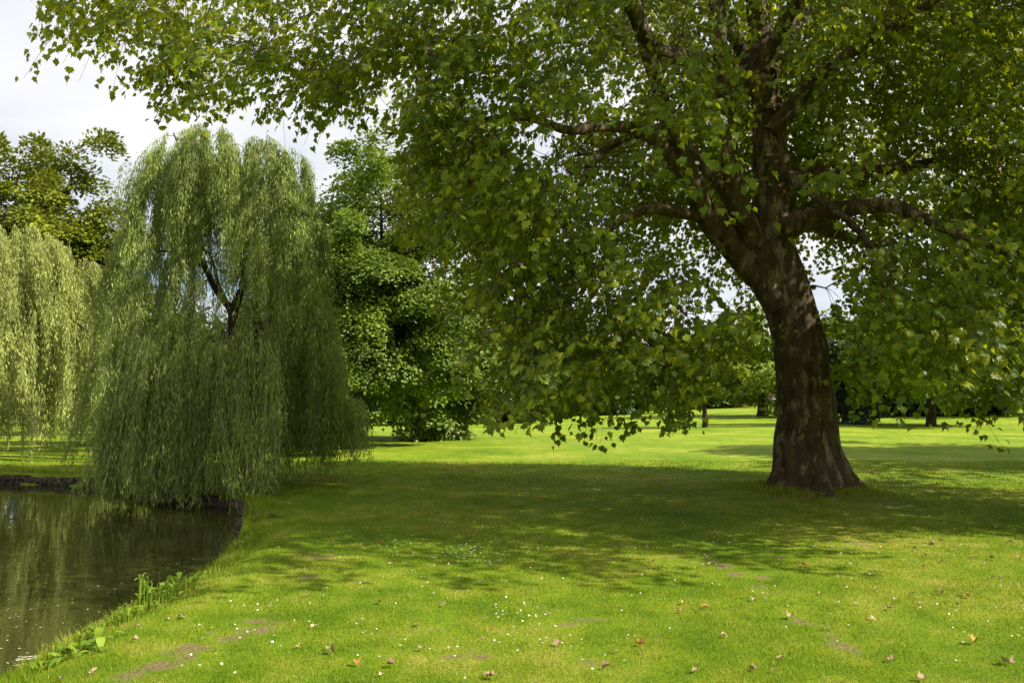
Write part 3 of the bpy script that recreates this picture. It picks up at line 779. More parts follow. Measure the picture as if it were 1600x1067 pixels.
# ------------------------------------------------------------------ willows
def willow(name, label, base, cxy, H, R, n, mat, limbs_px=None, gap=None, seed=1, floor=0.3, leaf=0.10, wide=1.0, topf=0.30, wet=False, extra=None, nanc=210):
    global rs
    old = rs; rs = np.random.RandomState(seed)
    bz = float(height(np.array([base[0]]), np.array([base[1]]))[0])
    rt = empty(name, (base[0], base[1], bz), label, 'willow tree', 'weeping willows by the pond')
    SKp = []; SRp = []; mb = MB()
    for L in limbs_px:
        K = 26
        c = smooth_poly([q[:3] for q in L], K); r = np.interp(np.linspace(0, 1, K), np.linspace(0, 1, len(L)), [q[3] for q in L])
        c += np.cumsum(rs.randn(K, 3), 0) * 0.008 * np.linspace(0, 1, K)[:, None]
        if L is limbs_px[0]:
            v, f = loft(c, r, 24, lambda z, a: 1 + 0.07 * np.sin(4 * a + 2 * z) + 0.04 * np.sin(9 * a + z))
            mesh_obj('trunk', v, f, M['willow_bark'], rt, smooth=True)
        else:
            v, f = loft(c, r, 12); mesh_obj('branch', v, f, M['willow_bark'], rt, smooth=True)
        SKp.append(c[8:]); SRp.append(r[8:])
    # strand starts
    th = rs.rand(n) * 2 * math.pi; r = R * np.sqrt(rs.rand(n))
    lob = 1 + 0.14 * np.sin(3 * th + seed) + 0.09 * np.sin(7 * th + 2 * seed)
    r = r * lob
    x = cxy[0] + r * np.cos(th); y = cxy[1] + r * np.sin(th) * 0.95
    q = np.clip(r / R, 0, 1.2)
    ztop = H * (1 - topf * q ** 4.0) + 0.32 * (vnoise(x, y, 0.9, seed) - 0.5) * 2
    low = rs.rand(n) < 0.44
    z0 = np.where(low, rs.uniform(0.28, 0.62, n) * H * (1.05 - 0.25 * q), ztop - np.abs(rs.randn(n)) * 0.15 * H)
    r_ok = ~low | (q > 0.55)
    z0 = np.where(r_ok, z0, ztop - 0.1 * rs.rand(n) * H)
    Ls = rs.uniform(0.10, 0.36, n) * H
    curtain = low & r_ok
    fl = floor + 0.25 * rs.rand(n) + 0.9 * vnoise(th * 3, th * 0, 0.35, seed + 3) * (0.4 if wet else 1.0)
    Ls = np.where(curtain, np.maximum(0.5, (z0 - fl)) * rs.uniform(0.55, 1.0, n), np.minimum(Ls, np.maximum(0.3, z0 - fl)))
    st = np.stack([x, y, z0], 1)
    isx = np.zeros(n, bool)
    if extra is not None:
        isx = np.r_[isx, np.ones(len(extra), bool)]
        st = np.vstack([st, extra[:, :3]]); Ls = np.r_[Ls, extra[:, 3]]; th = np.r_[th, np.arctan2(extra[:, 1] - cxy[1], extra[:, 0] - cxy[0])]
    if gap is not None:
        keep = np.ones(len(st), bool); rnd = rs.rand(len(st))
        for fr in (0, 0.33, 0.66, 1.0):
            e = st.copy(); e[:, 2] -= Ls * fr; px, py = proj(e)
            for (gx_, gy_, rx, ry, pr) in gap:
                keep &= ~((((px - gx_) / rx) ** 2 + ((py - gy_) / ry) ** 2 < 1) & (rnd < pr))
        st = st[keep]; Ls = Ls[keep]; th = th[keep]; isx = isx[keep]
    n = len(st)
    # tresses: strands hang in bundles from the ends of the boughs
    anc = st[rs.permutation(n)[:nanc]].copy()
    sub = anc
    bp, br_, cur, cr = grow(SKp, SRp, sub, 0.04, K=8, axis=np.array([base[0], base[1], 0.45 * H]), rmin=0.006)
    v, f = tubes(bp, br_, 5); mb.add(v, f)
    lean = rs.randn(len(anc), 2) * 0.13; aL = rs.uniform(0.65, 1.25, len(anc)); ai = np.zeros(n, int)
    for c in range(0, n, 600):
        d = np.linalg.norm((st[c:c + 600, None] - anc[None]) * np.array([1, 1, 0.6]), axis=2); j = d.argmin(1); ai[c:c + 600] = j
        wgt_ = np.where(isx[c:c + 600], 0.25, 1.0)[:, None]
        st[c:c + 600] += (anc[j] - st[c:c + 600]) * np.array([0.72, 0.72, 0.45]) * wgt_
    Ls = np.where(st[:, 2] > 0.55 * H, Ls * aL[ai], Ls * (0.55 + 0.4 * aL[ai]))
    Ls = np.minimum(Ls, np.maximum(0.3, st[:, 2] - floor))
    # strands: short arch outwards then falling
    K = 9; s_ = np.linspace(0, 1, K)
    o = np.stack([np.cos(th), np.sin(th)], 1); arch = rs.uniform(0.05, 0.32, n)
    xy = o[:, None, :] * (arch[:, None] * (1 - np.exp(-4 * s_))[None])[..., None]
    sway = rs.randn(n, 1, 2) * 0.05 * (s_ ** 2)[None, :, None] + np.cumsum(rs.randn(n, K, 2), 1) * 0.008 + lean[ai][:, None, :] * (s_ ** 1.5)[None, :, None] * Ls[:, None, None]
    strand = np.zeros((n, K, 3)); strand[..., :2] = st[:, None, :2] + xy + sway
    zz = -Ls[:, None] * s_[None] + (0.10 * np.sin(np.clip(s_ * 5, 0, math.pi)))[None]
    strand[..., 2] = st[:, None, 2] + zz
    v, f = tubes(strand, np.full((n, K), 0.0026), 3); tag(mesh_obj('shoots', v, f, M['strand'], rt), kind='stuff')
    tag(mb.build('twigs', M['willow_bark'], rt, smooth=True), kind='stuff')
    # leaves
    per = np.clip((Ls / 0.040).astype(int), 8, 110)
    si = np.repeat(np.arange(n), per); tt = rs.rand(len(si))
    k = np.clip((tt * (K - 1)).astype(int), 0, K - 2); fr = (tt * (K - 1) - k)[:, None]
    pos = strand[si, k] * (1 - fr) + strand[si, k + 1] * fr
    a = rs.rand(len(si)) * 2 * math.pi
    rad = np.stack([np.cos(a), np.sin(a), 0 * a], 1)
    # little side shoots make the tresses fuller
    pos = pos + rad * (np.abs(rs.randn(len(si))) * 0.035)[:, None]
    fwd = rad * rs.uniform(0.15, 0.75, (len(si), 1)) + np.array([0, 0, -1.0])
    nr = rad + rs.randn(len(si), 3) * 0.5 + np.array([0, 0, 0.4])
    v, f = place(NL * np.array([wide, 1, 1]), NLT, pos, fwd, nr, rs.uniform(0.6, 1.25, len(si)) * leaf)
    mesh_obj('crown', v, f, mat, rt)
    print(name, 'leaves', len(si))
    rs = old
    return rt

DW = 16.6
wp_ = lambda a, b_, d, ww: np.r_[P(a, b_, d), ww / 2 * d / F]
wb = P(367, 745, DW)
LW = [[wp_(372, 752, DW, 34), wp_(369, 700, DW, 24), wp_(368, 620, DW, 20), wp_(367, 540, DW, 18), wp_(366, 490, DW, 15), wp_(374, 465, DW, 13), wp_(385, 440, DW, 12), wp_(368, 400, DW, 11), wp_(362, 360, DW, 9), wp_(370, 320, DW + .1, 7), wp_(392, 280, DW + .1, 5), wp_(400, 240, DW, 3)],
      [wp_(366, 500, DW, 14), wp_(358, 480, DW, 12), wp_(343, 462, DW - .1, 10), wp_(325, 430, DW - .1, 9), wp_(316, 400, DW - .2, 8), wp_(312, 360, DW - .2, 7), wp_(300, 310, DW - .3, 5), wp_(285, 250, DW - .3, 3), wp_(270, 210, DW - .2, 2)],
      [wp_(320, 420, DW - .1, 6), wp_(290, 398, DW - .5, 4), wp_(255, 392, DW - .8, 3), wp_(215, 400, DW - 1, 2)],
      [wp_(362, 380, DW, 7), wp_(340, 350, DW + .4, 5), wp_(325, 300, DW + .7, 4), wp_(330, 240, DW + .8, 2)],
      [wp_(366, 345, DW, 6), wp_(395, 325, DW - .3, 4), wp_(440, 320, DW - .6, 3), wp_(480, 340, DW - .9, 2)],
      [wp_(368, 600, DW, 13), wp_(310, 560, DW - .4, 8), wp_(250, 575, DW - .8, 6), wp_(190, 610, DW - 1.1, 4), wp_(155, 640, DW - 1.3, 3)],
      [wp_(368, 560, DW, 12), wp_(420, 500, DW + .1, 8), wp_(470, 480, DW + .1, 5), wp_(515, 510, DW + .1, 3)],
      [wp_(368, 590, DW, 12), wp_(380, 540, DW - .8, 7), wp_(400, 520, DW - 1.5, 5), wp_(410, 540, DW - 1.9, 3)],
      [wp_(367, 560, DW, 12), wp_(350, 520, DW + .8, 7), wp_(340, 500, DW + 1.5, 5), wp_(330, 520, DW + 1.9, 3)],
      [wp_(358, 480, DW, 8), wp_(340, 440, DW + .9, 6), wp_(330, 400, DW + 1.5, 4), wp_(300, 380, DW + 1.8, 3)],
      [wp_(368, 400, DW, 8), wp_(400, 370, DW + .8, 5), wp_(430, 350, DW + 1.3, 3)]]
ex = []
# low tresses trailing over the lawn at the right, and a lit tip of crown at the upper left
for _ in range(170):
    a = rs.uniform(515, 566); top = rs.uniform(620, 670); q = P(a, top, DW + rs.uniform(-0.6, 0.6)); ex.append((*q, rs.uniform(0.35, 0.95)))
for _ in range(260):
    a = 255 + rs.randn() * 26; q = P(a, 225 + abs(a - 250) * 0.45 + rs.rand() * 60, DW + rs.uniform(-0.7, 0.7)); ex.append((*q, rs.uniform(0.3, 0.9)))
for _ in range(330):
    a = rs.uniform(165, 250); q = P(a, rs.uniform(560, 680), 14.6 + rs.uniform(-0.3, 0.4)); ex.append((*q, max(0.4, q[2] - rs.uniform(-0.2, 0.3))))
for _ in range(700):
    a = rs.uniform(215, 440); q = P(a, rs.uniform(515, 660), 14.5 + rs.uniform(-0.4, 0.3)); ex.append((*q, max(0.4, q[2] - rs.uniform(-0.2, 0.5))))
for _ in range(420):
    a = rs.uniform(420, 530); q = P(a, rs.uniform(480, 600), DW + rs.uniform(-0.8, 0.8)); ex.append((*q, max(0.4, q[2] - rs.uniform(0.5, 1.2))))
willow('weeping_willow', 'tall dark green weeping willow standing at the water\'s edge, its curtains hanging to the pond', (wb[0], DW), (wb[0] - 0.20, DW - 0.1), 7.3, 2.12, 5200,
       M['willow_leaf'], LW, gap=[(362, 462, 24, 40, 0.85), (300, 400, 45, 35, 0.3), (330, 350, 60, 60, 0.2), (368, 500, 12, 30, 0.6), (340, 688, 70, 14, 0.45)], seed=5, floor=-0.25, wet=True, extra=np.array(ex), wide=1.15)

b2 = np.array([-15.3, 22.6])
def stem(x, y, pts): return [np.array(p, float) for p in pts]
LW2 = [stem(0, 0, [(b2[0], b2[1], -0.1, 0.26), (b2[0], b2[1], 1.2, 0.2), (b2[0] + .1, b2[1], 2.4, 0.17), (b2[0] + .3, b2[1], 3.8, 0.1), (b2[0] + .2, b2[1], 5.2, 0.04)])]
for k in range(8):
    a = k * 0.8 + 0.3
    LW2.append([np.array([b2[0], b2[1], 1.8, 0.12]), np.array([b2[0] + 1.0 * math.cos(a), b2[1] + 1.0 * math.sin(a), 3.3, 0.08]), np.array([b2[0] + 2.2 * math.cos(a), b2[1] + 2.2 * math.sin(a), 4.0, 0.04]), np.array([b2[0] + 3.0 * math.cos(a), b2[1] + 3.0 * math.sin(a), 3.6, 0.02])])
willow('weeping_willow', 'sunlit yellow green weeping willow on the far bank at the left edge', (b2[0], b2[1]), (b2[0], b2[1]), 6.6, 4.5, 6600, M['gold_willow_leaf'], LW2, seed=11, floor=0.05, wet=True, leaf=0.12, wide=1.3)


# ------------------------------------------------------------------ other trees
def ftree(name, label, cat, xy, H, centre, rad, nclump, per, leaf, mat, tr=0.25, seed=1, group=None, tpl=(PK, PKT), clump=0.26, flat=0.65, shell=0.4, bark='branch_bark', droop=0.2, trunk_lean=(0, 0), sect=10, skip=None, ntop=None):
    """trunk > limbs > leafy clumps, leaves clustered in flattened tiers"""
    global rs
    old = rs; rs = np.random.RandomState(seed)
    bz = float(height(np.array([xy[0]]), np.array([xy[1]]))[0])
    rt = empty(name, (xy[0], xy[1], bz), label, cat, group)
    centre = np.array(centre, float); rad = np.array(rad, float)
    top = np.array([centre[0], centre[1], centre[2] + rad[2] * 0.75])
    c = smooth_poly([(xy[0], xy[1], bz - 0.2), (xy[0] + 0.02, xy[1], bz + 0.12 * H), (xy[0] * 0.6 + centre[0] * 0.4 + trunk_lean[0], xy[1] * 0.6 + centre[1] * 0.4, bz + 0.35 * H), tuple(centre), tuple(top)], 24)
    r = tr * np.interp(np.linspace(0, 1, 24), [0, 0.05, 0.25, 0.6, 1], [1.45, 1.1, 0.9, 0.5, 0.08])
    v, f = loft(c, r, 14, lambda z, a: 1 + 0.06 * np.sin(3 * a + z) + 0.05 * np.sin(5 * a - 2 * z))
    mesh_obj('trunk', v, f, M[bark], rt, smooth=True)
    u = norm(rs.randn(nclump, 3)); q = rs.rand(nclump) ** shell
    lobes = 1 + 0.14 * np.sin(3.1 * u[:, 0] * 2 + seed) + 0.13 * np.sin(4.3 * u[:, 2] * 2 + 2.1 * seed) + 0.10 * np.sin(5.1 * u[:, 1] * 2 + 1.3 * seed)
    cc = centre + u * rad * (q * lobes)[:, None]
    cc = cc[cc[:, 2] > bz + 0.35]
    if skip is not None: cc = cc[skip(cc)]
    nclump = len(cc)
    sub = cc
    bp, br_, cur, cr = grow([c[5:]], [r[5:]], sub, tr * 0.35, K=7, axis=np.array([xy[0], xy[1], centre[2] * 0.7]), rmin=0.004 * H / 3)
    v, f = tubes(bp, br_, 5)
    tag(mesh_obj('twigs', v, f, M[bark], rt, smooth=True), kind='stuff')
    cs = rs.uniform(0.6, 1.35, nclump) * clump * rad.mean()
    ci = np.repeat(np.arange(nclump), per); N = len(ci)
    g = rs.randn(N, 3); g = norm(g) * (rs.rand(N, 1) ** 0.45)
    g[:, 2] = g[:, 2] * flat
    # tiers: leaves gather into shallow layers
    g[:, 2] = np.round(g[:, 2] * 3.2) / 3.2 + rs.randn(N) * 0.07
    off = g * cs[ci][:, None]
    out2 = cc[ci] + off - centre; hd = np.hypot(off[:, 0], off[:, 1])
    pos = cc[ci] + off; pos[:, 2] -= droop * hd ** 2 / np.maximum(cs[ci], .01)
    pos[:, 2] = np.maximum(pos[:, 2], bz + 0.05)
    o = norm(out2 * np.array([1, 1, 0.6]) / rad)
    fw = o + norm(off) * 0.8 + rs.randn(N, 3) * 0.45 + np.array([0, 0, -0.45])
    nn = np.array([0, 0, 0.9]) + o * 0.6 + rs.randn(N, 3) * 0.4
    v, f = place(tpl[0], tpl[1], pos, fw, nn, leaf * rs.uniform(0.6, 1.3, N))
    mesh_obj('crown', v, f, mat, rt)
    rs = old
    return rt


def at(px, d): return (float((px - 800) / F * d), float(d))
def zz(py, d): return float(P(800, py, d)[2])

BIG = (PK * np.array([1.5, 1, 1]), PKT)
# tall chestnut-like trees behind the dark willow
x, y = at(545, 27.5)
ftree('chestnut_tree', 'broad sunlit chestnut tree just right of the dark willow, its lowest leaves brushing the lawn', 'chestnut tree', (x, y), 9, (at(592, 28)[0], 28, 5.4), (3.1, 2.9, 4.7), 190, 760, 0.118, M['chestnut_leaf'], 0.30, 21, 'trees behind the pond', clump=0.24, flat=0.5, droop=0.5, tpl=BIG)
x, y = at(690, 34)
ftree('chestnut_tree', 'dense green tree between the sunlit chestnut and the distant copse', 'chestnut tree', (at(668, 34)[0], y), 8, (x, y, 3.3), (2.3, 2.6, 3.6), 150, 560, 0.15, M['chestnut_leaf'], 0.26, 22, 'trees behind the pond', clump=0.26, flat=0.5, droop=0.5, tpl=BIG)
x, y = at(490, 36)
ftree('lime_tree', 'tall green tree rising behind the crown of the dark willow', 'lime tree', (x, y), 11, (x, y, 5.8), (3.2, 3.2, 5.0), 130, 330, 0.24, M['far_leaf'], 0.3, 23, 'trees behind the pond', clump=0.25, tpl=BIG)
x, y = at(60, 38)
ftree('yew_tree', 'tall olive gold tree towering behind the left willow', 'tree', (x, y), 13.5, (x, y, 8.2), (4.3, 3.6, 5.4), 230, 380, 0.22, M['yew_leaf'], 0.35, 24, 'trees behind the pond', clump=0.22, flat=0.35, droop=0.7)
x, y = at(-110, 36)
ftree('yew_tree', 'olive gold tree cut by the left edge of the photo', 'tree', (x, y), 12, (x, y, 7.0), (3.6, 3.4, 5.0), 90, 300, 0.24, M['yew_leaf'], 0.35, 25, 'trees behind the pond', clump=0.24, flat=0.35, droop=0.7)
x, y = at(205, 30)
ftree('cedar_tree', 'yellow green cedar with flat tiers seen between the two willows', 'cedar tree', (x, y), 6.4, (x, y, 3.0), (2.4, 2.3, 3.1), 80, 330, 0.18, M['yew_leaf'], 0.2, 26, 'trees behind the pond', clump=0.30, flat=0.2, droop=0.3)
x, y = at(500, 24)
ftree('shrub', 'low dark rounded shrub under the right side of the dark willow', 'shrub', (x, y), 1.5, (x, y, 0.62), (0.95, 0.8, 0.6), 40, 240, 0.09, M['dark_leaf'], 0.05, 27, None, clump=0.35)
x, y = at(300, 46)
ftree('lime_tree', 'hazy green tree far behind the trunk of the dark willow', 'lime tree', (x, y), 9, (x, y, 4.6), (4.5, 3.6, 4.0), 60, 260, 0.32, M['far_leaf'], 0.3, 28, 'trees behind the pond', clump=0.28, tpl=BIG, skip=lambda c: proj(c)[1] > 500)
x, y = at(425, 44)
ftree('lime_tree', 'green tree far behind the right curtain of the dark willow', 'lime tree', (x, y), 8, (x, y, 4.0), (3.4, 3.2, 3.6), 50, 240, 0.32, M['dark_leaf'], 0.3, 29, 'trees behind the pond', clump=0.28, tpl=BIG, skip=lambda c: proj(c)[1] > 520)

# trees standing in the lawn beyond the plane
x, y = at(1100, 47)
ftree('young_tree', 'small pale trunked tree forking low on the far lawn left of the plane trunk', 'tree', (x, y), 4.5, (x - 0.2, y, 3.3), (2.2, 2.0, 1.5), 34, 200, 0.2, M['plane_leaf'], 0.17, 31, 'trees beyond the lawn', clump=0.3, bark='willow_bark')
x, y = at(1190, 66)
ftree('lime_tree', 'yellow green tree with a thick short trunk just left of the plane trunk', 'lime tree', (x, y), 8, (x - 0.5, y, 5.2), (4.6, 4.2, 3.2), 60, 240, 0.34, M['lime_leaf'], 0.45, 32, 'trees beyond the lawn', clump=0.27, tpl=BIG)
x, y = at(1452, 47)
ftree('maple_tree', 'dark trunked maple shading the far lawn right of the plane trunk', 'maple tree', (x, y), 8, (x, y, 4.9), (5.2, 4.6, 3.4), 80, 260, 0.27, M['chestnut_leaf'], 0.28, 33, 'trees beyond the lawn', clump=0.27, tpl=BIG)
x, y = at(1318, 50)
ftree('spruce_tree', 'blue green pointed conifer just right of the plane trunk', 'conifer', (x, y), 8, (x, y, 3.6), (2.0, 2.0, 3.8), 80, 240, 0.24, M['spruce_leaf'], 0.2, 34, 'trees beyond the lawn', clump=0.3, flat=0.3, droop=0.8)
x, y = at(1360, 70)
ftree('spruce_tree', 'broad dark conifer behind the pointed one right of the plane trunk', 'conifer', (x, y), 8, (x, y, 3.6), (3.0, 2.8, 4.6), 80, 240, 0.28, M['dark_leaf'], 0.2, 35, 'trees beyond the lawn', clump=0.28, flat=0.4, droop=0.6)
x, y = at(1560, 60)
ftree('maple_tree', 'green maple on the far lawn near the right edge', 'maple tree', (x, y), 9, (x, y, 5.2), (5.0, 4.6, 4.4), 70, 240, 0.32, M['far_leaf'], 0.3, 36, 'trees beyond the lawn', clump=0.27, tpl=BIG)
x, y = at(1150, 96)
ftree('shrub', 'reddish brown shrub on the rise between the small tree and the plane trunk', 'shrub', (x, y), 3.5, (x, y, 2.2), (4.2, 2.0, 1.8), 40, 200, 0.3, M['copper_leaf'], 0.15, 37, None, clump=0.3)
x, y = at(770, 60)
far = [  # px, distance, height, radius, material, label
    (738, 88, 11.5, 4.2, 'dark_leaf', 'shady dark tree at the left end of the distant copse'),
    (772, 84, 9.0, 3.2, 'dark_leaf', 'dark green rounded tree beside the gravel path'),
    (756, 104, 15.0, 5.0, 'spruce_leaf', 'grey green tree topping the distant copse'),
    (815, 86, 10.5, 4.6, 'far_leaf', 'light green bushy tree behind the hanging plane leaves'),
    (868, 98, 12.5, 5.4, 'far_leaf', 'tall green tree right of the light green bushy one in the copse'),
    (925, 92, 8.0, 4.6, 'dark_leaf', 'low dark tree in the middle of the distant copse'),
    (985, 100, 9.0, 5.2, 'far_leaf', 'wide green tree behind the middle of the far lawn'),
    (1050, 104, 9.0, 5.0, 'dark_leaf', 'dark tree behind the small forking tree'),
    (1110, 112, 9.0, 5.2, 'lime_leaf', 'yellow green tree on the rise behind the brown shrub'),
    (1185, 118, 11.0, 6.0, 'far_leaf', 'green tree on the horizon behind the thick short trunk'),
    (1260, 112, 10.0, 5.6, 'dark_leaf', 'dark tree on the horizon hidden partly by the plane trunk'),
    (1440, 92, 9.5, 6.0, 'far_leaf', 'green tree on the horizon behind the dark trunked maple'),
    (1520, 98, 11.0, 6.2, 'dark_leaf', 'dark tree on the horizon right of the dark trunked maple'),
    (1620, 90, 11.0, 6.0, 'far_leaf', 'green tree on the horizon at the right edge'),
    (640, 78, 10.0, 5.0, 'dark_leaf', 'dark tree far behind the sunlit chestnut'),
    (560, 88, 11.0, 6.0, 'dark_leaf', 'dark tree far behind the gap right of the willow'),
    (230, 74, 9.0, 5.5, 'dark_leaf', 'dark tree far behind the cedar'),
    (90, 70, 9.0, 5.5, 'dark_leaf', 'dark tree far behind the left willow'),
]
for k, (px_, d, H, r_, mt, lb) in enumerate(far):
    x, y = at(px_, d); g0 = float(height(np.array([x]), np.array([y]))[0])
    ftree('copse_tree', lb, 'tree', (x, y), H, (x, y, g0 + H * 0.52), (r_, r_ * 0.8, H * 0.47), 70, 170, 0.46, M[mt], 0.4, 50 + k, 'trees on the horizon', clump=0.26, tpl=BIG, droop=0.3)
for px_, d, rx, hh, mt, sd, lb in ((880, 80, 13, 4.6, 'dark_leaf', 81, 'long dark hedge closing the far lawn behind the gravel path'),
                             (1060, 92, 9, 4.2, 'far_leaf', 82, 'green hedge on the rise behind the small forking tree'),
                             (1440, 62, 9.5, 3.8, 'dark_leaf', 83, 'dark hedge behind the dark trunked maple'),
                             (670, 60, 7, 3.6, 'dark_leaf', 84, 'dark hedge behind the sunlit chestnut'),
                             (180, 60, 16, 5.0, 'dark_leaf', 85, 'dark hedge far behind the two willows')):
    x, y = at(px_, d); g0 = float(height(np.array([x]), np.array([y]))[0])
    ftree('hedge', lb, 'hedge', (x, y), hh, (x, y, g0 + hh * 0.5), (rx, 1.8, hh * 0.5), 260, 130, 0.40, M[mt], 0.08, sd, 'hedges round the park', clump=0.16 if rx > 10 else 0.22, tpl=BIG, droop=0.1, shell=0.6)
# a tree outside the frame on the right that shades the far lawn
ftree('maple_tree', 'maple standing outside the frame, shading the right of the far lawn', 'maple tree', (24.5, 21.5), 12, (24, 21.5, 7.2), (8.0, 6.0, 5.0), 150, 240, 0.40, M['far_leaf'], 0.4, 41, None, clump=0.26, tpl=BIG)

# ------------------------------------------------------------------ waterside weeds
def weed(label, xy, n, size, kind='dock', seed=1, tall=0.0):
    global rs
    old = rs; rs = np.random.RandomState(seed)
    z = float(height(np.array([xy[0]]), np.array([xy[1]]))[0])
    rt = empty('waterside_weed', (xy[0], xy[1], z), label, 'weed', 'weeds along the near bank')
    K = 7; s_ = np.linspace(0, 1, K); V = []; Fs = []; nv = 0; st = []
    for k in range(n):
        a = rs.rand() * 2 * math.pi; L = size * rs.uniform(0.6, 1.4); el = rs.uniform(0.5, 1.25); dirn = np.array([math.cos(a), math.sin(a)])
        b0 = np.array([xy[0], xy[1]]) + rs.randn(2) * size * (0.95 if kind == 'dock' else 0.6)
        zb = float(height(np.array([b0[0]]), np.array([b0[1]]))[0])
        h0 = rs.uniform(0, tall); 
        rr_ = L * s_ * math.cos(el) ; hz = h0 + L * (math.sin(el) * s_ - 0.55 * s_ ** 2)
        c = np.stack([b0[0] + dirn[0] * rr_, b0[1] + dirn[1] * rr_, zb + hz + 0.01], 1)
        wd = L * (0.17 if kind == 'dock' else 0.09) * np.sin(np.clip(s_ * 0.93 + 0.07, 0, 1) * math.pi) ** 0.8
        sd = np.array([-dirn[1], dirn[0], 0])
        row = np.stack([c - sd * wd[:, None] + np.array([0, 0, 0.18]) * wd[:, None], c, c + sd * wd[:, None] + np.array([0, 0, 0.18]) * wd[:, None]], 1).reshape(-1, 3)
        for i in range(K - 1):
            for j in range(2): Fs.append((nv + i * 3 + j, nv + i * 3 + j + 1, nv + i * 3 + j + 4, nv + i * 3 + j + 3))
        V.append(row); nv += len(row)
        if h0 > 0.03: st.append((np.array([b0[0], b0[1], zb - 0.01]), c[0]))
    mesh_obj('leaves', np.concatenate(V), np.array(Fs), M['weed_leaf'], rt, smooth=True)
    if st:
        pp = np.array([np.linspace(a, b, 4) for a, b in st]); v, f = tubes(pp, np.full(pp.shape[:2], 0.004), 4)
        tag(mesh_obj('stems', v, f, M['weed_leaf'], rt), kind='stuff')
    rs = old

for px_, py_, lb, n, s, kd, tl in ((122, 1028, 'broad dark green dock leaves at the bottom left corner of the bank', 46, 0.136, 'dock', 0.0),
                                    (150, 1000, 'light green nettle clump just above the dock at the bottom left', 43, 0.088, 'thin', 0.10),
                                    (210, 962, 'sprawling leafy weed in the grass left of the tall upright weed', 36, 0.10, 'dock', 0.05),
                                    (190, 978, 'small dry seeding weed at the water\'s edge beside a white scrap', 32, 0.054, 'thin', 0.14),
                                    (226, 948, 'tall upright weed standing against the dark water', 54, 0.068, 'thin', 0.30),
                                    (262, 942, 'broad leafy clump right of the tall upright weed', 61, 0.102, 'dock', 0.16),
                                    (300, 912, 'small leafy tuft where the bank passes from sun into shade', 26, 0.09, 'dock', 0.06),
                                    (345, 885, 'low green weed on the shaded bank', 39, 0.088, 'dock', 0.05),
                                    (375, 855, 'shaded leafy weed below the end of the stone edging', 39, 0.095, 'dock', 0.10),
                                    (385, 822, 'thin sprig reaching over the water at the end of the stone edging', 32, 0.082, 'thin', 0.25),
                                    (425, 822, 'grey green weed patch beside the stone edging', 46, 0.075, 'dock', 0.05)):
    q = gpt(px_, py_, -0.12); weed(lb, (q[0], q[1]), n, s, kd, int(px_ + py_), tl)

# floating scraps on the water
n = 420; yy = 5 + 13 * rs.rand(n) ** 1.3; xx = -3.5 - rs.rand(n) ** 1.2 * (yy * 0.64 - 2.6)
k = inside(xx, yy, POND); xx = xx[k]; yy = yy[k]
a = rs.rand(len(xx)) * 6.28
v, f = place(NL * np.array([2.2, 1, 0.3]), NLT, np.stack([xx, yy, np.full(len(xx), WZ + 0.004)], 1), np.stack([np.cos(a), np.sin(a), 0 * a], 1), np.tile([[0, 0, 1.0]], (len(xx), 1)), rs.uniform(0.012, 0.045, len(xx)))
tag(mesh_obj('floating_debris', v, f, M['debris']), 'scattered pale leaf scraps floating on the pond', 'debris', kind='stuff')
v, f = tubes(np.array([[P(133, 992, 6.45), P(140, 989, 6.5), P(147, 986.5, 6.55), P(155, 983, 6.62)]]), np.array([[0.004, 0.005, 0.005, 0.003]]), 6)
v[:, 2] = v[:, 2] - v[:, 2].min() + WZ - 0.002
tag(mesh_obj('floating_stick', v, f, M['twig']), 'thin pale stick floating beside the lower bank', 'stick')
mb = MB()
for k in range(26):
    q = gpt(18 + rs.rand() * 70, 1056 - rs.rand() * 30, WZ); a = 0.5 + rs.randn() * 0.35; L = rs.uniform(0.05, 0.2)
    if not inside(np.array([q[0]]), np.array([q[1]]), POND)[0]: continue
    e = np.array([math.cos(a), math.sin(a)]) * L
    v, f = tubes(np.array([[(q[0], q[1], WZ + 0.003), (q[0] + e[0] / 2, q[1] + e[1] / 2, WZ + 0.005), (q[0] + e[0], q[1] + e[1], WZ + 0.002)]]), np.array([[0.002, 0.003, 0.002]]), 4); mb.add(v, f)
if mb.n: tag(mb.build('reed_litter', M['debris']), 'pale broken reed litter washed up in the bottom left corner', 'debris', kind='stuff')

# ------------------------------------------------------------------ fallen leaves
def dry_leaf(seed, mat):
    r = np.random.RandomState(seed)
    v = PL.copy(); v[:, 1] -= 0.4; curl = r.uniform(0.8, 2.0)
    v[:, 2] = curl * (v[:, 0] ** 2) * 0.9 + r.uniform(-0.2, 0.45) * v[:, 1] ** 2 + 0.12 * np.sin(9 * v[:, 0] + r.rand() * 6) + r.randn(len(v)) * 0.06
    v[:, 2] -= v[:, 2].min() - 0.03
    # stalk
    sv, sf = tubes(np.array([[(0, -0.4, v[1, 2]), (0.03, -0.6, v[1, 2] + 0.05), (0.08, -0.78, v[1, 2] + 0.02)]]), np.array([[0.02, 0.017, 0.015]]), 4)
    V = np.vstack([v, sv])
    o = mesh_obj('fallen_leaf', V, [PLT, sf + len(v)], M[mat]); 
    return o
protos = [dry_leaf(k, mt) for k, mt in enumerate(['dry_a', 'dry_b', 'dry_c', 'dry_b', 'dry_a', 'dry_c', 'dry_b', 'dry_b'])]
used = set(); NF = 0
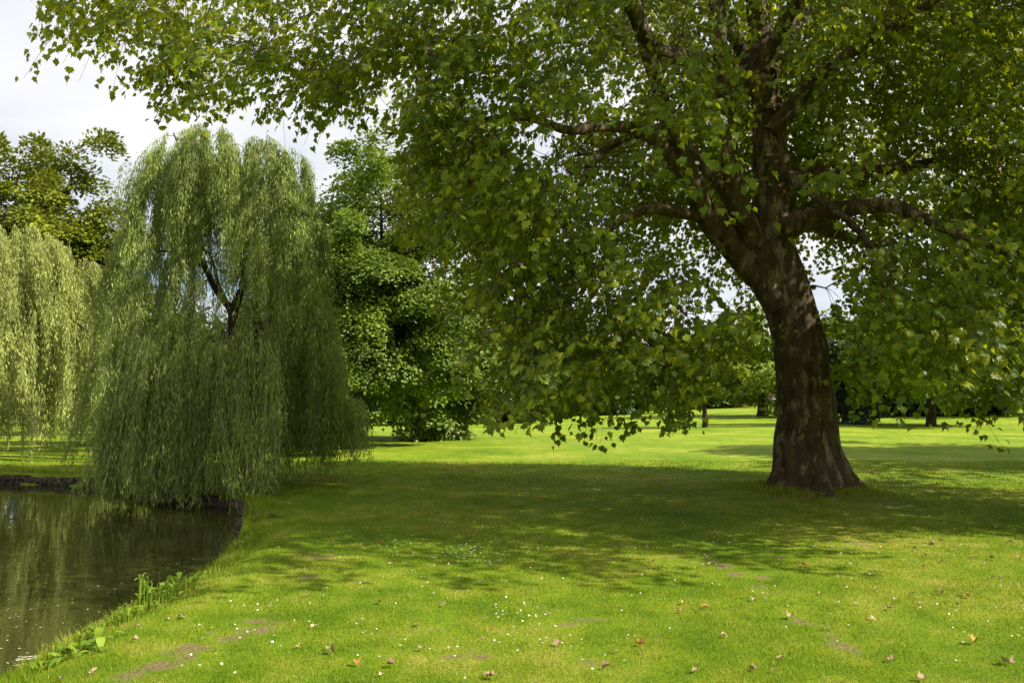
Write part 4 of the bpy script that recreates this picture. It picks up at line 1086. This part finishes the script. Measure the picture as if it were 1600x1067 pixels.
def drop_leaf(x, y, s, kind, label=None, group='fallen leaves on the lawn'):
    global NF
    src = protos[kind]
    if kind in used: o = src.copy(); COL.objects.link(o)
    else: o = src; used.add(kind)
    s *= 0.66; o.location = (x, y, float(height(np.array([x]), np.array([y]))[0]) + 0.016); o.scale = (s * rs.uniform(0.6, 1), s * rs.uniform(0.8, 1.1), s * rs.uniform(0.7, 1.1))
    o.rotation_euler = (rs.randn() * 0.2, rs.randn() * 0.25, rs.rand() * 6.28)
    kinds = ['orange', 'brown', 'tan', 'brown', 'orange', 'tan', 'brown', 'brown']
    sh = 'shaded' if 8.9 < y else 'sunlit'
    wh = ['at the left near the pond', 'in the middle of the lawn', 'on the right side of the lawn'][int(x / y > -0.1) + int(x / y > 0.25)]
    tag(o, label or 'dry %s curled leaf on the %s grass %s' % (kinds[kind], sh, wh), 'fallen leaf', group); NF += 1
special = [(1521, 1002, .13, 0, 'large bright orange fallen leaf near the right end of the foreground'), (1573, 1035, .13, 2, 'pale brown crumpled leaf at the bottom right corner'), (1443, 1062, .13, 1, 'dark brown fallen leaf cut by the bottom edge at the right'),
           (1237, 963, .12, 1, 'brown leaf curled upright in a bare soil patch'), (1257, 887, .11, 0, 'orange tan leaf lying alone below the plane trunk'), (872, 1007, .10, 1, 'rusty leaf at the centre of the foreground'), (693, 946, .10, 5, 'tan leaf beside a cluster of daisies'),
           (1003, 1007, .11, 0, 'orange brown leaf right of centre in the foreground'), (556, 1038, .11, 4, 'orange leaf low in the left foreground'), (766, 1060, .12, 1, 'brown leaf cut by the bottom edge at centre'), (1089, 1050, .10, 1, 'brown leaf at the bottom just right of centre'), (1101, 948, .10, 4, 'orange leaf below the row of soil patches')]
for a, b_, s, k, lb in special:
    q = gpt(a, b_); drop_leaf(q[0], q[1], s, k, lb, None)
more = [(963, 1041), (948, 1045), (1176, 1047), (1180, 1046), (1207, 1048), (1131, 993), (1068, 943), (1020, 880), (890, 870), (1005, 866), (833, 886), (750, 912), (840, 860), (955, 833), (1378, 860), (1430, 862), (1455, 856), (1460, 850), (1430, 828), (1558, 826), (1550, 876), (1592, 876), (1548, 907),
        (1565, 905), (1425, 928), (1470, 928), (1440, 942), (1505, 930), (1515, 933), (1138, 852), (1156, 846), (1324, 861), (1446, 872), (1520, 874), (1474, 881), (1443, 889), (1350, 832), (1220, 880), (1310, 942), (1338, 943), (910, 915), (975, 905), (1390, 950), (1220, 1028), (1390, 1030), (595, 942),
        (632, 901), (478, 930), (466, 1010), (147, 1050), (282, 965), (265, 967), (215, 975), (210, 1000), (98, 1058), (660, 1015), (610, 1040), (520, 1018), (1062, 955), (1545, 850), (1580, 850), (785, 825), (740, 820), (595, 850), (560, 852), (720, 780), (880, 790), (1000, 800), (1090, 795), (1500, 790), (1420, 760), (1570, 765)]
for a, b_ in more:
    q = gpt(a, b_)
    if inside(np.array([q[0]]), np.array([q[1]]), POND)[0]: continue
    drop_leaf(q[0], q[1], rs.uniform(0.055, 0.10), int(rs.choice([0, 1, 2, 3, 4, 5, 6, 7])))
for k in range(100):
    y = 4.9 + 12 * rs.rand() ** 0.8; x = rs.uniform(-0.35, 0.64) * y if rs.rand() < 0.8 else rs.uniform(-0.45, 0.64) * y
    if x < -2.9: continue
    drop_leaf(x, y, rs.uniform(0.045, 0.085), int(rs.choice([1, 2, 3, 5, 6, 7])))

# ------------------------------------------------------------------ daisies
def daisy_parts():
    V = []; Fc = []; fm = []
    n = 9
    for k in range(n):
        a = k * 2 * math.pi / n; c, s_ = math.cos(a), math.sin(a); b_ = len(V)
        for r_, w_, z in ((0.12, 0.06, 0.0), (0.75, 0.2, 0.10), (1.0, 0.02, 0.06)):
            V += [(c * r_ - s_ * w_, s_ * r_ + c * w_, z), (c * r_ + s_ * w_, s_ * r_ - c * w_, z)]
        Fc += [(b_, b_ + 1, b_ + 3, b_ + 2), (b_ + 2, b_ + 3, b_ + 5, b_ + 4)]; fm += [0, 0]
    b_ = len(V); V.append((0, 0, 0.22))
    for k in range(9):
        a = k * 2 * math.pi / 8 if k < 8 else 0; V.append((0.3 * math.cos(a), 0.3 * math.sin(a), 0.08))
    tri = [(b_, b_ + 1 + k, b_ + 1 + (k + 1) % 8) for k in range(8)]
    # stalk as narrow quads
    b2_ = len(V)
    for z in (0.05, -1.6):
        for k in range(3):
            a = k * 2.094; V.append((0.05 * math.cos(a), 0.05 * math.sin(a), z))
    st = [(b2_ + k, b2_ + (k + 1) % 3, b2_ + 3 + (k + 1) % 3, b2_ + 3 + k) for k in range(3)]
    return np.array(V), np.array(Fc + st), np.array(tri), fm + [2] * 3
DV, DQ, DT, DM = daisy_parts()
def dmesh(name, pts, sizes):
    V = []; Qs = []; Ts = []
    for k, (p, s_) in enumerate(zip(pts, sizes)):
        a = rs.rand() * 6.28; c, sn = math.cos(a), math.sin(a); v = DV * s_
        v = np.stack([v[:, 0] * c - v[:, 1] * sn, v[:, 0] * sn + v[:, 1] * c, v[:, 2]], 1) + p
        V.append(v); Qs.append(DQ + k * len(DV)); Ts.append(DT + k * len(DV))
    n = len(pts)
    return mesh_obj(name, np.concatenate(V), [np.concatenate(Qs), np.concatenate(Ts)], [M['petal'], M['pollen'], M['weed_leaf']], fmat=DM * n + [1] * (len(DT) * n))
ds = []
for a, b_, sx_, sy_, n in ((745, 870, 30, 12, 60), (795, 960, 28, 9, 34), (1015, 820, 26, 6, 20), (745, 855, 60, 14, 40), (840, 1000, 45, 16, 22), (500, 1010, 90, 30, 22), (610, 840, 40, 25, 34), (690, 900, 70, 20, 26), (1150, 830, 80, 12, 26), (1060, 870, 60, 25, 18), (590, 780, 60, 16, 40), (400, 950, 50, 18, 22),
                            (1540, 960, 60, 30, 22), (1360, 960, 100, 40, 16), (900, 1010, 50, 25, 16), (1100, 760, 120, 14, 20), (1500, 815, 50, 8, 24), (330, 1000, 60, 22, 16), (960, 920, 60, 30, 12), (640, 1010, 90, 30, 14), (800, 840, 260, 60, 90), (1300, 890, 220, 60, 50)):
    for _ in range(n):
        q = gpt(a + rs.randn() * sx_, max(735, b_ + rs.randn() * sy_)); ds.append(q)
ds = np.array(ds)
k = ~inside(ds[:, 0], ds[:, 1], POND) & (ds[:, 1] > 4.3) & (ds[:, 0] > -3.1); ds = ds[k]
ds = ds[np.argsort(ds[:, 1])]
dz = height(ds[:, 0], ds[:, 1]) + 0.03
first = None
for k in range(min(290, len(ds))):
    if first is None: first = dmesh('daisy', [np.zeros(3)], [1.0]); o = first
    else: o = first.copy(); COL.objects.link(o)
    s_ = rs.uniform(0.006, 0.0095); o.scale = (s_, s_, s_)
    o.location = (ds[k, 0], ds[k, 1], dz[k]); o.rotation_euler = (rs.uniform(0.0, 0.5), rs.randn() * 0.25, rs.rand() * 6.28)
    x_, y_ = ds[k]; ang_ = x_ / y_
    nr_ = 'close to the camera' if y_ < 5.6 else ('in the sunlit grass' if y_ < 8.3 else 'near the edge of the tree shade')
    sd_ = ['by the pond bank', 'left of centre', 'at the centre', 'right of centre', 'towards the right edge'][int(np.searchsorted([-0.33, -0.1, 0.12, 0.36], ang_))]
    tag(o, 'small white daisy %s, %s' % (nr_, sd_), 'daisy', 'daisies in the lawn')
if len(ds) > 290:
    o = dmesh('daisies', np.c_[ds[290:], dz[290:]], rs.uniform(0.009, 0.014, len(ds) - 290))
    tag(o, 'white daisies dotted over the shaded middle of the lawn', 'daisies', kind='stuff')
print('fallen', NF, 'daisies', len(ds))
